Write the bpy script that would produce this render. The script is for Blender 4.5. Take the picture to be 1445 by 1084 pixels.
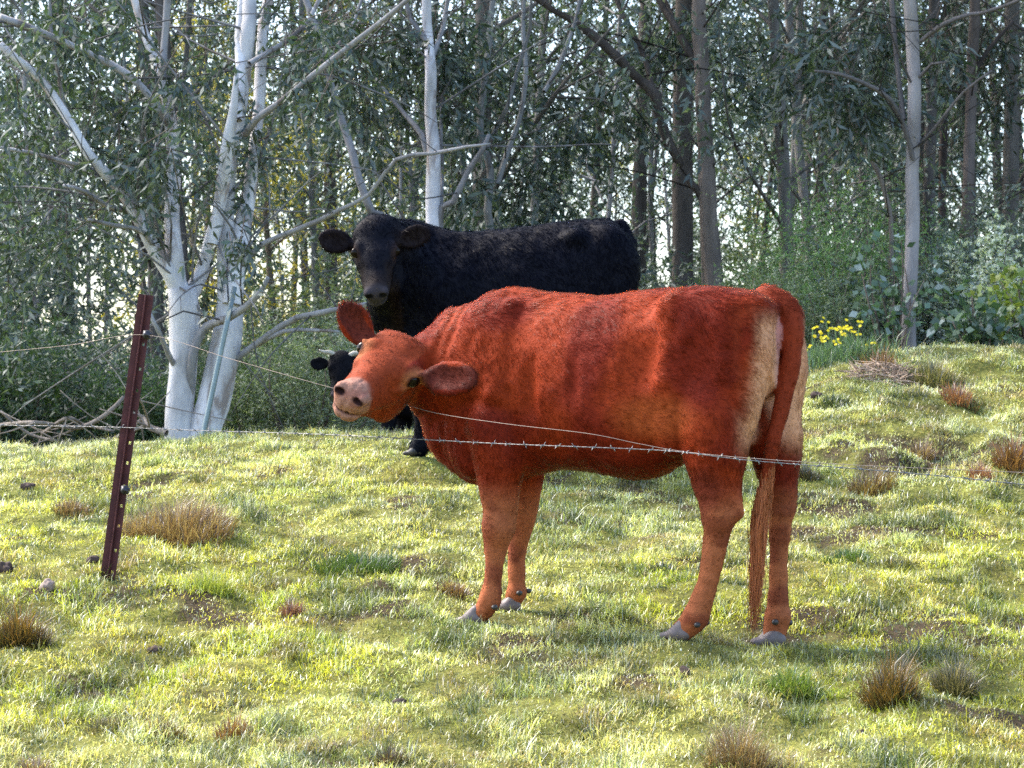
import bpy, math
import numpy as np
from mathutils import Vector, Matrix

for _o in list(bpy.data.objects):
    bpy.data.objects.remove(_o)
scene = bpy.context.scene
COL = scene.collection

# ---------------------------------------------------------------- camera
F = 3168.0            # focal length in pixels of the 1445 px wide photograph
CX, HY = 722.5, 600.0  # column of the optical axis, row of the eye level
ZC = 1.6
cam_d = bpy.data.cameras.new('camera')
cam_d.sensor_width = 36.0
cam_d.lens = 36.0 * F / 1445.0
cam_d.shift_y = (HY - 542.0) / 1445.0
cam_d.clip_start = 0.1
cam_d.clip_end = 2000.0
cam = bpy.data.objects.new('camera', cam_d)
cam.location = (0, 0, ZC)
cam.rotation_euler = (math.radians(90), 0, 0)
COL.objects.link(cam)
scene.camera = cam
cam_d.dof.use_dof = True
cam_d.dof.focus_distance = 8.0
cam_d.dof.aperture_fstop = 11.0

# ---------------------------------------------------------------- light
SUN_DIR = Vector((-0.60, 0.34, 0.78)).normalized()      # towards the sun
sun_el = math.asin(SUN_DIR.z)
sun_az = math.atan2(SUN_DIR.x, SUN_DIR.y)
world = bpy.data.worlds.new('World')
scene.world = world
world.use_nodes = True
wn = world.node_tree
wn.nodes.clear()
sky = wn.nodes.new('ShaderNodeTexSky')
sky.sky_type = 'NISHITA'
sky.sun_disc = False
sky.sun_elevation = sun_el
sky.sun_rotation = sun_az
sky.air_density = 1.0
sky.dust_density = 2.5
sky.ozone_density = 1.0
bg = wn.nodes.new('ShaderNodeBackground')
bg.inputs['Strength'].default_value = 0.15
wo = wn.nodes.new('ShaderNodeOutputWorld')
wn.links.new(sky.outputs[0], bg.inputs[0])
wn.links.new(bg.outputs[0], wo.inputs[0])
sd = bpy.data.lights.new('sun', 'SUN')
sd.energy = 1.5
sd.angle = math.radians(18)
sd.color = (1.0, 0.93, 0.82)
so = bpy.data.objects.new('sun', sd)
so.rotation_euler = (-SUN_DIR).to_track_quat('-Z', 'Y').to_euler()
so.location = (-10, 5, 20)
COL.objects.link(so)
scene.view_settings.view_transform = 'Standard'
scene.view_settings.look = 'None'
scene.view_settings.exposure = 2.15
scene.view_settings.gamma = 1.0
scene.cycles.max_bounces = 6
scene.cycles.transparent_max_bounces = 8
scene.cycles.use_denoising = False
scene.cycles.sample_clamp_indirect = 2.5
scene.cycles.sample_clamp_direct = 6.0

# ---------------------------------------------------------------- helpers
rng = np.random.default_rng(7)

def at(px, py, Y):
    """world point seen at photograph pixel (px, py), Y metres ahead"""
    return np.array([(px - CX) / F * Y, Y, ZC - (py - HY) / F * Y])

def tag(o, label=None, cat=None, group=None, kind=None):
    if label: o['label'] = label
    if cat: o['category'] = cat
    if group: o['group'] = group
    if kind: o['kind'] = kind
    return o

def _hash(ix, iy, iz, seed):
    n = (ix.astype(np.int64) * 73856093) ^ (iy.astype(np.int64) * 19349663) ^ (iz.astype(np.int64) * 83492791) ^ (seed * 2654435761)
    n = (n ^ (n >> 13)) * 1274126177
    n &= 0x7fffffff
    n = (n ^ (n >> 15)) * 2246822519
    n &= 0x7fffffff
    return (n & 0xffff) / 65535.0

def noise(x, y, z=None, scale=1.0, seed=0):
    """smooth value noise in 0..1"""
    x = np.asarray(x, float) * scale; y = np.asarray(y, float) * scale
    z = np.zeros_like(x) if z is None else np.asarray(z, float) * scale
    ix, iy, iz = np.floor(x), np.floor(y), np.floor(z)
    fx, fy, fz = x - ix, y - iy, z - iz
    fx = fx * fx * (3 - 2 * fx); fy = fy * fy * (3 - 2 * fy); fz = fz * fz * (3 - 2 * fz)
    r = 0
    for a in (0, 1):
        for b in (0, 1):
            for c in (0, 1):
                w = (fx if a else 1 - fx) * (fy if b else 1 - fy) * (fz if c else 1 - fz)
                r = r + w * _hash(ix + a, iy + b, iz + c, seed)
    return r

def fbm(x, y, z=None, scale=1.0, seed=0, octv=3):
    r, a, t = 0, 1.0, 0
    for i in range(octv):
        r = r + a * noise(x, y, z, scale * 2 ** i, seed + 17 * i); t += a; a *= 0.5
    return r / t

def sstep(a, b, x):
    t = np.clip((np.asarray(x, float) - a) / (b - a), 0, 1)
    return t * t * (3 - 2 * t)

def np_mesh(name, verts, faces, mat, parent=None, colors=None, smooth=False, origin=None, loops=None, starts=None):
    """faces: (n,k) int array, or loops + starts for mixed faces"""
    verts = np.asarray(verts, np.float32)
    if origin is not None:
        verts = verts - np.asarray(origin, np.float32)
    me = bpy.data.meshes.new(name)
    me.vertices.add(len(verts))
    me.vertices.foreach_set('co', verts.ravel())
    if loops is None:
        faces = np.asarray(faces, np.int32)
        k = faces.shape[1]
        loops = faces.ravel(); starts = np.arange(len(faces), dtype=np.int32) * k
    me.loops.add(len(loops))
    me.loops.foreach_set('vertex_index', np.asarray(loops, np.int32))
    me.polygons.add(len(starts))
    me.polygons.foreach_set('loop_start', np.asarray(starts, np.int32))
    me.update(calc_edges=True)
    if smooth:
        me.polygons.foreach_set('use_smooth', np.ones(len(starts), bool))
    if colors is not None:
        c = np.ones((len(verts), 4), np.float32); c[:, :3] = colors
        at_ = me.color_attributes.new('Col', 'FLOAT_COLOR', 'POINT')
        at_.data.foreach_set('color', c.ravel())
    me.materials.append(mat)
    o = bpy.data.objects.new(name, me)
    COL.objects.link(o)
    if parent is not None:
        o.parent = parent
        if origin is not None:
            o.location = Vector(origin) - parent_origin(parent)
    elif origin is not None:
        o.location = origin
    return o

def parent_origin(p):
    v = Vector(p.location)
    while p.parent is not None:
        p = p.parent; v = v + Vector(p.location)
    return v

def empty(name, loc, label, cat, group=None):
    o = bpy.data.objects.new(name, None)
    o.location = loc
    o.empty_display_size = 0.2
    COL.objects.link(o)
    return tag(o, label, cat, group)

def frames(P):
    """parallel-ish frames along a polyline"""
    P = np.asarray(P, float)
    T = np.gradient(P, axis=0)
    T /= np.linalg.norm(T, axis=1)[:, None] + 1e-9
    up = np.array([0.31, 0.9, 0.2]); up /= np.linalg.norm(up)
    N = np.cross(T, up); N /= np.linalg.norm(N, axis=1)[:, None] + 1e-9
    B = np.cross(T, N)
    return T, N, B

def resample(P, R, step):
    P = np.asarray(P, float); R = np.asarray(R, float)
    # catmull-rom
    n = len(P)
    out, rr = [], []
    for i in range(n - 1):
        p0 = P[max(i - 1, 0)]; p1 = P[i]; p2 = P[i + 1]; p3 = P[min(i + 2, n - 1)]
        m = max(1, int(np.linalg.norm(p2 - p1) / step))
        for j in range(m):
            t = j / m
            out.append(0.5 * ((2 * p1) + (p2 - p0) * t + (2 * p0 - 5 * p1 + 4 * p2 - p3) * t * t + (3 * p1 - p0 - 3 * p2 + p3) * t ** 3))
            rr.append(R[i] * (1 - t) + R[i + 1] * t)
    out.append(P[-1]); rr.append(R[-1])
    return np.array(out), np.array(rr)

class Tubes:
    """collects swept tubes into one mesh"""
    def __init__(s): s.v = []; s.f = []; s.c = []; s.n = 0
    def add(s, P, R, sides=8, step=None, wob=0.0, col=(1, 1, 1), seed=0):
        R = np.broadcast_to(np.asarray(R, float), (len(P),))
        if step: P, R = resample(P, R, step)
        P = np.asarray(P, float)
        T, N, B = frames(P)
        a = np.linspace(0, 2 * np.pi, sides, endpoint=False)
        rr = R[:, None] * np.ones(sides)[None]
        if wob:
            q = P[:, None, :] + np.cos(a)[None, :, None] * N[:, None] * 0.3 + np.sin(a)[None, :, None] * B[:, None] * 0.3
            rr = rr * (1 + wob * (noise(q[..., 0], q[..., 1], q[..., 2], 4.0, seed) - 0.5) * 2)
        V = P[:, None, :] + rr[..., None] * (np.cos(a)[None, :, None] * N[:, None] + np.sin(a)[None, :, None] * B[:, None])
        m = len(P)
        i = np.arange(m - 1)[:, None] * sides; j = np.arange(sides)[None]
        f = np.stack([i + j, i + (j + 1) % sides, i + sides + (j + 1) % sides, i + sides + j], -1).reshape(-1, 4) + s.n
        s.v.append(V.reshape(-1, 3)); s.f.append(f)
        s.c.append(np.broadcast_to(np.asarray(col, float), (m * sides, 3)))
        s.n += m * sides
        # end cap
        e = s.n
        s.v.append(P[-1:]); s.c.append(np.asarray(col, float)[None]); s.n += 1
        b = e - sides
        jj = np.arange(0, sides, 2)
        s.f.append(np.stack([b + jj, b + (jj + 1) % sides, b + (jj + 2) % sides, np.full_like(jj, e)], -1))
    def build(s, name, mat, parent=None, origin=None, smooth=True):
        return np_mesh(name, np.concatenate(s.v), np.concatenate(s.f), mat, parent, np.concatenate(s.c), smooth, origin)

def new_mat(name):
    m = bpy.data.materials.new(name); m.use_nodes = True
    nt = m.node_tree; nt.nodes.clear()
    out = nt.nodes.new('ShaderNodeOutputMaterial')
    return m, nt, out

def N_(nt, t, **kw):
    n = nt.nodes.new(t)
    for k, v in kw.items():
        if k in n.inputs: n.inputs[k].default_value = v
        else: setattr(n, k, v)
    return n

def attr_mat(name, rough=0.8, spec=0.3, noise_amt=0.25, noise_scale=30, bump=0.0, bump_scale=60, coat=0.0, stretch=(1, 1, 1), patch=None):
    """Principled surface whose colour is the vertex colour broken up by noise"""
    m, nt, out = new_mat(name)
    p = N_(nt, 'ShaderNodeBsdfPrincipled', Roughness=rough)
    p.inputs['Specular IOR Level'].default_value = spec
    p.inputs['Coat Weight'].default_value = coat
    a = N_(nt, 'ShaderNodeAttribute', attribute_name='Col')
    tc = N_(nt, 'ShaderNodeTexCoord')
    mp = N_(nt, 'ShaderNodeMapping'); mp.inputs['Scale'].default_value = stretch
    nz = N_(nt, 'ShaderNodeTexNoise', Scale=noise_scale, Detail=4.0)
    mr = N_(nt, 'ShaderNodeMapRange'); mr.inputs[1].default_value = 0.3; mr.inputs[2].default_value = 0.7
    mr.inputs[3].default_value = 1 - noise_amt; mr.inputs[4].default_value = 1 + noise_amt
    mx = N_(nt, 'ShaderNodeVectorMath', operation='SCALE')
    L = nt.links.new
    L(tc.outputs['Object'], mp.inputs[0]); L(mp.outputs[0], nz.inputs['Vector'])
    L(nz.outputs[0], mr.inputs[0]); L(a.outputs['Color'], mx.inputs[0]); L(mr.outputs[0], mx.inputs['Scale'])
    if patch:
        # bark shed in patches and streaks
        pn = N_(nt, 'ShaderNodeTexNoise', Scale=5.0, Detail=6.0, Roughness=.65, Distortion=.6)
        mp2 = N_(nt, 'ShaderNodeMapping'); mp2.inputs['Scale'].default_value = (1, 1, .28)
        L(tc.outputs['Object'], mp2.inputs[0]); L(mp2.outputs[0], pn.inputs['Vector'])
        r2 = N_(nt, 'ShaderNodeMapRange'); r2.inputs[1].default_value = .54; r2.inputs[2].default_value = .62
        L(pn.outputs[0], r2.inputs[0])
        mm = N_(nt, 'ShaderNodeMix', data_type='RGBA', blend_type='MULTIPLY'); mm.inputs[7].default_value = (*patch, 1)
        L(r2.outputs[0], mm.inputs[0]); L(mx.outputs[0], mm.inputs[6]); L(mm.outputs[2], p.inputs['Base Color'])
    else:
        L(mx.outputs[0], p.inputs['Base Color'])
    if bump:
        nb = N_(nt, 'ShaderNodeTexNoise', Scale=bump_scale, Detail=5.0)
        L(mp.outputs[0], nb.inputs['Vector'])
        bp = N_(nt, 'ShaderNodeBump', Strength=1.0, Distance=bump)
        L(nb.outputs[0], bp.inputs['Height']); L(bp.outputs[0], p.inputs['Normal'])
    L(p.outputs[0], out.inputs[0])
    return m

def flat_mat(name, col, rough=0.5, metal=0.0, spec=0.5, coat=0.0, nscale=20, namt=0.2, bump=0.0):
    m, nt, out = new_mat(name)
    p = N_(nt, 'ShaderNodeBsdfPrincipled', Roughness=rough, Metallic=metal)
    p.inputs['Specular IOR Level'].default_value = spec
    p.inputs['Coat Weight'].default_value = coat
    nz = N_(nt, 'ShaderNodeTexNoise', Scale=nscale, Detail=4.0)
    tc = N_(nt, 'ShaderNodeTexCoord')
    cr = N_(nt, 'ShaderNodeMix', data_type='RGBA')
    cr.inputs[6].default_value = (*[c * (1 - namt) for c in col], 1)
    cr.inputs[7].default_value = (*[min(1, c * (1 + namt)) for c in col], 1)
    L = nt.links.new
    L(tc.outputs['Object'], nz.inputs['Vector']); L(nz.outputs[0], cr.inputs[0]); L(cr.outputs[2], p.inputs['Base Color'])
    if bump:
        bp = N_(nt, 'ShaderNodeBump', Strength=1.0, Distance=bump)
        L(nz.outputs[0], bp.inputs['Height']); L(bp.outputs[0], p.inputs['Normal'])
    L(p.outputs[0], out.inputs[0])
    return m

# ---------------------------------------------------------------- terrain
_FEET = []   # (x, y, z) points the ground must pass through, filled below
_YP = np.array([-60, -10, 0, 4, 6.3, 8, 10, 12, 13.5, 15, 17, 20, 26, 34, 50, 90, 200.])
_ZP = np.array([-3.0, -1.9, -1.6, -1.28, -0.96, -0.73, -0.42, -0.17, -0.075, -0.075, -0.16, -0.4, -0.75, -0.9, -1.0, -1.2, -2.0])
_dy = np.linspace(-60, 200, 5201)
_k = np.hanning(41); _k /= _k.sum()
_dz = np.convolve(np.pad(np.interp(_dy, _YP, _ZP), 20, mode='edge'), _k, mode='valid')

def ground(x, y, detail=True):
    x = np.asarray(x, float); y = np.asarray(y, float)
    z = ZC + np.interp(y, _dy, _dz)
    u = x / np.maximum(y, 3.0)                      # tangent of the bearing
    lift = sstep(0.062, 0.155, u) * sstep(9.5, 17.0, y) * (1 - 0.3 * sstep(30, 60, y))
    z = z + lift * 0.66
    z = z - 0.10 * sstep(-0.05, -0.25, u) * sstep(10, 14, y)
    if detail:
        z = z + 0.06 * (fbm(x, y, None, 0.9, 3, 2) - 0.5)
        lump = fbm(x, y, None, 3.2, 9, 2)
        rise = 0.5 + 0.7 * sstep(0.10, 0.2, u) * sstep(9, 12, y)
        z = z + 0.055 * rise * sstep(0.45, 0.8, lump) - 0.04 * rise * sstep(0.45, 0.25, lump)
        z = z + 0.022 * (noise(x, y, None, 10.0, 5) - 0.5) + 0.02 * (noise(x, y, None, 5.0, 6) - 0.5)
    return z

def ground_adj(x, y):
    z = ground(x, y)
    for fx, fy, fz in _FEET:
        w = np.exp(-((x - fx) ** 2 + (y - fy) ** 2) / (2 * 0.13 ** 2))
        z = z * (1 - w) + fz * w
    return z
# ---------------------------------------------------------------- animals: distance fields meshed into one skin
class Field:
    def __init__(s, lo, hi, h):
        s.lo = np.asarray(lo, float); s.h = h
        s.n = np.ceil((np.asarray(hi) - s.lo) / h).astype(int) + 1
        s.D = np.full(s.n, 0.6, np.float32)
    def _sub(s, lo, hi):
        a = np.clip(np.floor((lo - s.lo) / s.h).astype(int), 0, s.n - 1)
        b = np.clip(np.ceil((hi - s.lo) / s.h).astype(int) + 1, 1, s.n)
        if np.any(b <= a): return None, None
        sl = tuple(slice(i, j) for i, j in zip(a, b))
        g = [s.lo[i] + s.h * np.arange(a[i], b[i]) for i in range(3)]
        return sl, np.meshgrid(*g, indexing='ij')
    def merge(s, sl, d, k, op):
        A = s.D[sl]
        if op == 'add':
            h = np.clip(0.5 + 0.5 * (d - A) / k, 0, 1)
            s.D[sl] = d * (1 - h) + A * h - k * h * (1 - h)
        else:           # carve
            d = -d
            h = np.clip(0.5 - 0.5 * (d - A) / k, 0, 1)
            s.D[sl] = d * (1 - h) + A * h + k * h * (1 - h)
    def cone(s, a, b, ra, rb, k=0.03, op='add'):
        a = np.asarray(a, float); b = np.asarray(b, float)
        m = max(ra, rb) + k + 0.04
        sl, g = s._sub(np.minimum(a, b) - m, np.maximum(a, b) + m)
        if sl is None: return
        ba = b - a; L = max(ba @ ba, 1e-9)
        t = np.clip(((g[0] - a[0]) * ba[0] + (g[1] - a[1]) * ba[1] + (g[2] - a[2]) * ba[2]) / L, 0, 1)
        d = np.sqrt((g[0] - a[0] - t * ba[0]) ** 2 + (g[1] - a[1] - t * ba[1]) ** 2 + (g[2] - a[2] - t * ba[2]) ** 2) - (ra + (rb - ra) * t)
        s.merge(sl, d, k, op)
    def chain(s, pts, rads, k=0.03):
        for i in range(len(pts) - 1):
            s.cone(pts[i], pts[i + 1], rads[i], rads[i + 1], k)
    def ell(s, c, r, M=None, k=0.03, op='add'):
        c = np.asarray(c, float); r = np.asarray(r, float)
        M = np.eye(3) if M is None else np.asarray(M, float)   # rows = axes
        m = np.sqrt(((M * r[:, None]) ** 2).sum(0)) + k + 0.03
        sl, g = s._sub(c - m, c + m)
        if sl is None: return
        q = [sum(M[i, j] * (g[j] - c[j]) for j in range(3)) for i in range(3)]
        k0 = np.sqrt(sum((q[i] / r[i]) ** 2 for i in range(3)))
        k1 = np.sqrt(sum((q[i] / r[i] ** 2) ** 2 for i in range(3))) + 1e-6
        s.merge(sl, k0 * (k0 - 1) / k1, k, op)
    def loft(s, S, top, bot, hw, k=0.05):
        """torso: stations along axis 0 with top and bottom heights and half widths"""
        S = np.asarray(S)
        sl, g = s._sub(np.array([S[0] - 0.1, -max(hw) - 0.1, min(bot) - 0.1]), np.array([S[-1] + 0.1, max(hw) + 0.1, max(top) + 0.1]))
        x = g[0][:, 0, 0]; xs = np.linspace(S[0], S[-1], 200)
        kk = np.hanning(25); kk /= kk.sum()
        def sm(v):
            return np.interp(x, xs, np.convolve(np.pad(np.interp(xs, S, v), 12, mode='edge'), kk, mode='valid'))
        t_, b_, w_ = sm(top), sm(bot), sm(hw)
        cz = ((t_ + b_) / 2)[:, None, None]; hh = ((t_ - b_) / 2)[:, None, None]; w = w_[:, None, None]
        v = (g[2] - cz) / hh
        ww = w * (1 - 0.10 * np.clip(v, -1, 1)) 
        q = (np.abs(g[1] / ww) ** 2.15 + np.abs(v) ** 2.3) ** (1 / 2.22)
        d = (q - 1) * np.minimum(w, hh) * 0.95
        over = np.maximum(np.maximum(S[0] - g[0], g[0] - S[-1]), 0)
        d = np.where(over > 0, np.sqrt(np.maximum(d, 0) ** 2 + over ** 2) + np.minimum(d, 0) * 0, d)
        s.merge(sl, d, k, 'add')
    def mesh(s):
        D = s.D; n = D.shape
        S = D < 0
        cnt = np.zeros((n[0] - 1, n[1] - 1, n[2] - 1), np.int8)
        for a in (0, 1):
            for b in (0, 1):
                for c in (0, 1):
                    cnt += S[a:n[0] - 1 + a, b:n[1] - 1 + b, c:n[2] - 1 + c]
        mask = (cnt > 0) & (cnt < 8)
        cells = np.argwhere(mask)
        idx = np.full(mask.shape, -1, np.int64); idx[mask] = np.arange(len(cells))
        acc = np.zeros((len(cells), 3)); w = np.zeros(len(cells))
        cor = [(a, b, c) for a in (0, 1) for b in (0, 1) for c in (0, 1)]
        for i, p in enumerate(cor):
            for q in cor[i + 1:]:
                if sum(abs(np.subtract(p, q))) != 1: continue
                A = D[cells[:, 0] + p[0], cells[:, 1] + p[1], cells[:, 2] + p[2]].astype(float)
                B = D[cells[:, 0] + q[0], cells[:, 1] + q[1], cells[:, 2] + q[2]].astype(float)
                x = (A < 0) != (B < 0)
                t = np.where(x, A / np.where(x, A - B, 1), 0)
                acc += x[:, None] * (np.array(p) + t[:, None] * (np.array(q) - np.array(p)))
                w += x
        V = s.lo + s.h * (cells + acc / w[:, None])
        Fs = []
        for ax in range(3):
            o1, o2 = (ax + 1) % 3, (ax + 2) % 3
            sa = [slice(None)] * 3; sb = [slice(None)] * 3
            sa[ax] = slice(0, -1); sb[ax] = slice(1, None)
            d = S[tuple(sa)].astype(np.int8) - S[tuple(sb)].astype(np.int8)
            e = np.argwhere(d != 0)
            e = e[(e[:, o1] > 0) & (e[:, o2] > 0) & (e[:, o1] < n[o1] - 1) & (e[:, o2] < n[o2] - 1)]
            sg = d[e[:, 0], e[:, 1], e[:, 2]]
            def cell(da, db):
                c = e.copy(); c[:, o1] += da; c[:, o2] += db
                return idx[c[:, 0], c[:, 1], c[:, 2]]
            q = np.stack([cell(-1, -1), cell(0, -1), cell(0, 0), cell(-1, 0)], -1)
            q[sg < 0] = q[sg < 0][:, ::-1]
            Fs.append(q)
        return V, np.concatenate(Fs)

def vnormals(V, Fc):
    a, b, c, d = (V[Fc[:, i]] for i in range(4))
    fn = np.cross(c - a, d - b)
    Nn = np.zeros_like(V)
    for i in range(4): np.add.at(Nn, Fc[:, i], fn)
    return Nn / (np.linalg.norm(Nn, axis=1)[:, None] + 1e-12), 0.5 * np.linalg.norm(fn, axis=1)

def unit(v):
    v = np.asarray(v, float); return v / np.linalg.norm(v)

class CowFrame:
    """s runs from head to tail, t away from the camera, z up; maps photograph pixels to (s, t, z)"""
    def __init__(s, px, Y, yaw):
        th = math.radians(yaw)
        s.A = np.array([math.cos(th), -math.sin(th), 0]); s.L = np.array([math.sin(th), math.cos(th), 0])
        s.C = np.array([(px - CX) / F * Y, Y, 0.0])
        s.R = np.stack([s.A, s.L, [0, 0, 1.0]])      # rows
    def P(s, px, py, t=0.0):
        k = (px - CX) / F
        q = (k * (s.C[1] + t * s.L[1]) - s.C[0] - t * s.L[0]) / (s.A[0] - k * s.A[1])
        Y = s.C[1] + q * s.A[1] + t * s.L[1]
        return np.array([q, t, ZC - (py - HY) / F * Y])
    def W(s, px, py, Y):
        return s.loc(at(px, py, Y))
    def loc(s, w):
        return s.R @ (np.asarray(w) - s.C)
    def dir(s, v):
        return s.R @ np.asarray(v, float)
    def world(s, v):
        return np.asarray(v) @ s.R + s.C

def head_prims(fd, O, M, sc, ears, horn_bumps=False, nostril=True):
    """O = point between the eyes, M rows = forward, left, up of the head (all in cow space)"""
    def p(f, r, u): return O + sc * (f * M[0] + r * M[1] + u * M[2])
    S = lambda *r: np.array(r) * sc
    fd.ell(p(-0.075, 0, -0.085), S(0.115, 0.108, 0.09), M, 0.03 * sc)
    fd.ell(p(-0.115, 0, -0.040), S(0.065, 0.112, 0.05), M, 0.03 * sc)                 # poll
    fd.ell(p(-0.01, 0, -0.055), S(0.12, 0.098, 0.058), M, 0.03 * sc)                     # forehead
    fd.cone(p(0.02, 0, -0.085), p(0.20, 0, -0.085), 0.072 * sc, 0.052 * sc, 0.03 * sc) # nose bridge
    fd.ell(p(0.222, 0, -0.092), S(0.058, 0.065, 0.056), M, 0.022 * sc)                  # muzzle pad
    fd.ell(p(0.225, 0, -0.145), S(0.046, 0.050, 0.036), M, 0.02 * sc)                   # chin
    fd.cone(p(-0.03, 0, -0.205), p(0.20, 0, -0.145), 0.062 * sc, 0.038 * sc, 0.03 * sc) # jaw
    for s_ in (-1, 1):
        fd.ell(p(-0.045, 0.054 * s_, -0.165), S(0.105, 0.045, 0.105), M, 0.03 * sc)       # cheek
        fd.cone(p(0.04, 0.052 * s_, -0.12), p(0.17, 0.036 * s_, -0.11), 0.038 * sc, 0.034 * sc, 0.03 * sc)
        fd.ell(p(-0.014, 0.084 * s_, -0.030), S(0.042, 0.028, 0.026), M, 0.022 * sc)    # brow
        fd.ell(p(0.025, 0.082 * s_, -0.078), S(0.05, 0.022, 0.02), M, 0.02 * sc)          # bone below the eye
        fd.ell(p(0.002, 0.112 * s_, -0.044), S(0.029, 0.018, 0.021), M, 0.006 * sc, 'carve')
        fd.cone(p(-0.030, 0.097 * s_, -0.044), p(0.0, 0.112 * s_, -0.019), 0.008 * sc, 0.008 * sc, 0.006 * sc)
        fd.cone(p(0.0, 0.112 * s_, -0.019), p(0.033, 0.095 * s_, -0.042), 0.008 * sc, 0.007 * sc, 0.006 * sc)
        fd.cone(p(-0.030, 0.097 * s_, -0.046), p(0.003, 0.104 * s_, -0.069), 0.007 * sc, 0.007 * sc, 0.006 * sc)
        fd.cone(p(0.003, 0.104 * s_, -0.069), p(0.033, 0.095 * s_, -0.046), 0.007 * sc, 0.007 * sc, 0.006 * sc)
        if nostril:
            fd.ell(p(0.248, 0.040 * s_, -0.070), S(0.030, 0.022, 0.024), M, 0.008 * sc)
            Mn = np.stack([unit(M[0] + 0.5 * s_ * M[1]), unit(M[1] - 0.5 * s_ * M[0]), M[2]])
            fd.ell(p(0.277, 0.037 * s_, -0.068), S(0.022, 0.014, 0.0085), Mn, 0.004 * sc, 'carve')
    # mouth line
    fd.ell(p(0.262, 0, -0.134), S(0.036, 0.055, 0.003), M, 0.004 * sc, 'carve')
    for base, tip, nrm, wid in ears:
        ax = unit(tip - base); ln = np.linalg.norm(tip - base)
        nn = unit(nrm - ax * (nrm @ ax)); sd_ = np.cross(ax, nn)
        Me = np.stack([ax, sd_, nn])
        c = base + ax * ln * 0.54
        fd.cone(base - ax * 0.02 * sc, base + ax * ln * 0.3, 0.024 * sc, 0.024 * sc, 0.02 * sc)
        fd.ell(c, [ln * 0.5, wid, 0.018 * sc], Me, 0.012 * sc)
        fd.ell(c + nn * 0.018 * sc + ax * ln * 0.03, [ln * 0.40, wid * 0.74, 0.016 * sc], Me, 0.008 * sc, 'carve')

def make_eye(name, parent, org, c, look, r, mat, lid_mat, frame):
    import bmesh
    bm = bmesh.new()
    bmesh.ops.create_uvsphere(bm, u_segments=20, v_segments=14, radius=r)
    me = bpy.data.meshes.new(name); bm.to_mesh(me); bm.free()
    me.materials.append(mat)
    for p in me.polygons: p.use_smooth = True
    o = bpy.data.objects.new(name, me); COL.objects.link(o); o.parent = parent
    o.location = Vector(frame.world(c)) - Vector(org)
    return o

def make_hoof(parent, org, frame, c, toe, sz, mat, zg):
    """cloven hoof: two claws meeting ahead of the pastern; c = pastern end, toe = direction"""
    toe = unit([toe[0], toe[1], 0]); sd_ = np.array([-toe[1], toe[0], 0])
    fd = Field(c - np.array([0.13, 0.13, 0.12]) * sz, c + np.array([0.13, 0.13, 0.05]) * sz, 0.0045)
    zb = zg - 0.004
    for s_ in (-1, 1):
        off = sd_ * 0.021 * s_ * sz
        top = c + off * 0.9 + np.array([0, 0, 0.0])
        fd.cone(top, c + off + toe * 0.025 * sz + np.array([0, 0, zb + 0.03 * sz - c[2]]), 0.027 * sz, 0.030 * sz, 0.008)
        fd.cone(c + off + toe * 0.0 * sz + np.array([0, 0, zb + 0.022 * sz - c[2]]), c + off * 0.75 + toe * 0.068 * sz + np.array([0, 0, zb + 0.014 * sz - c[2]]), 0.027 * sz, 0.013 * sz, 0.012)
    V, Q = fd.mesh()
    V[:, 2] = np.maximum(V[:, 2], zb)
    return np_mesh('hoof', frame.world(V), Q, mat, parent, np.broadcast_to(np.array([1., 1, 1]), V.shape), True, org)

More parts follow.
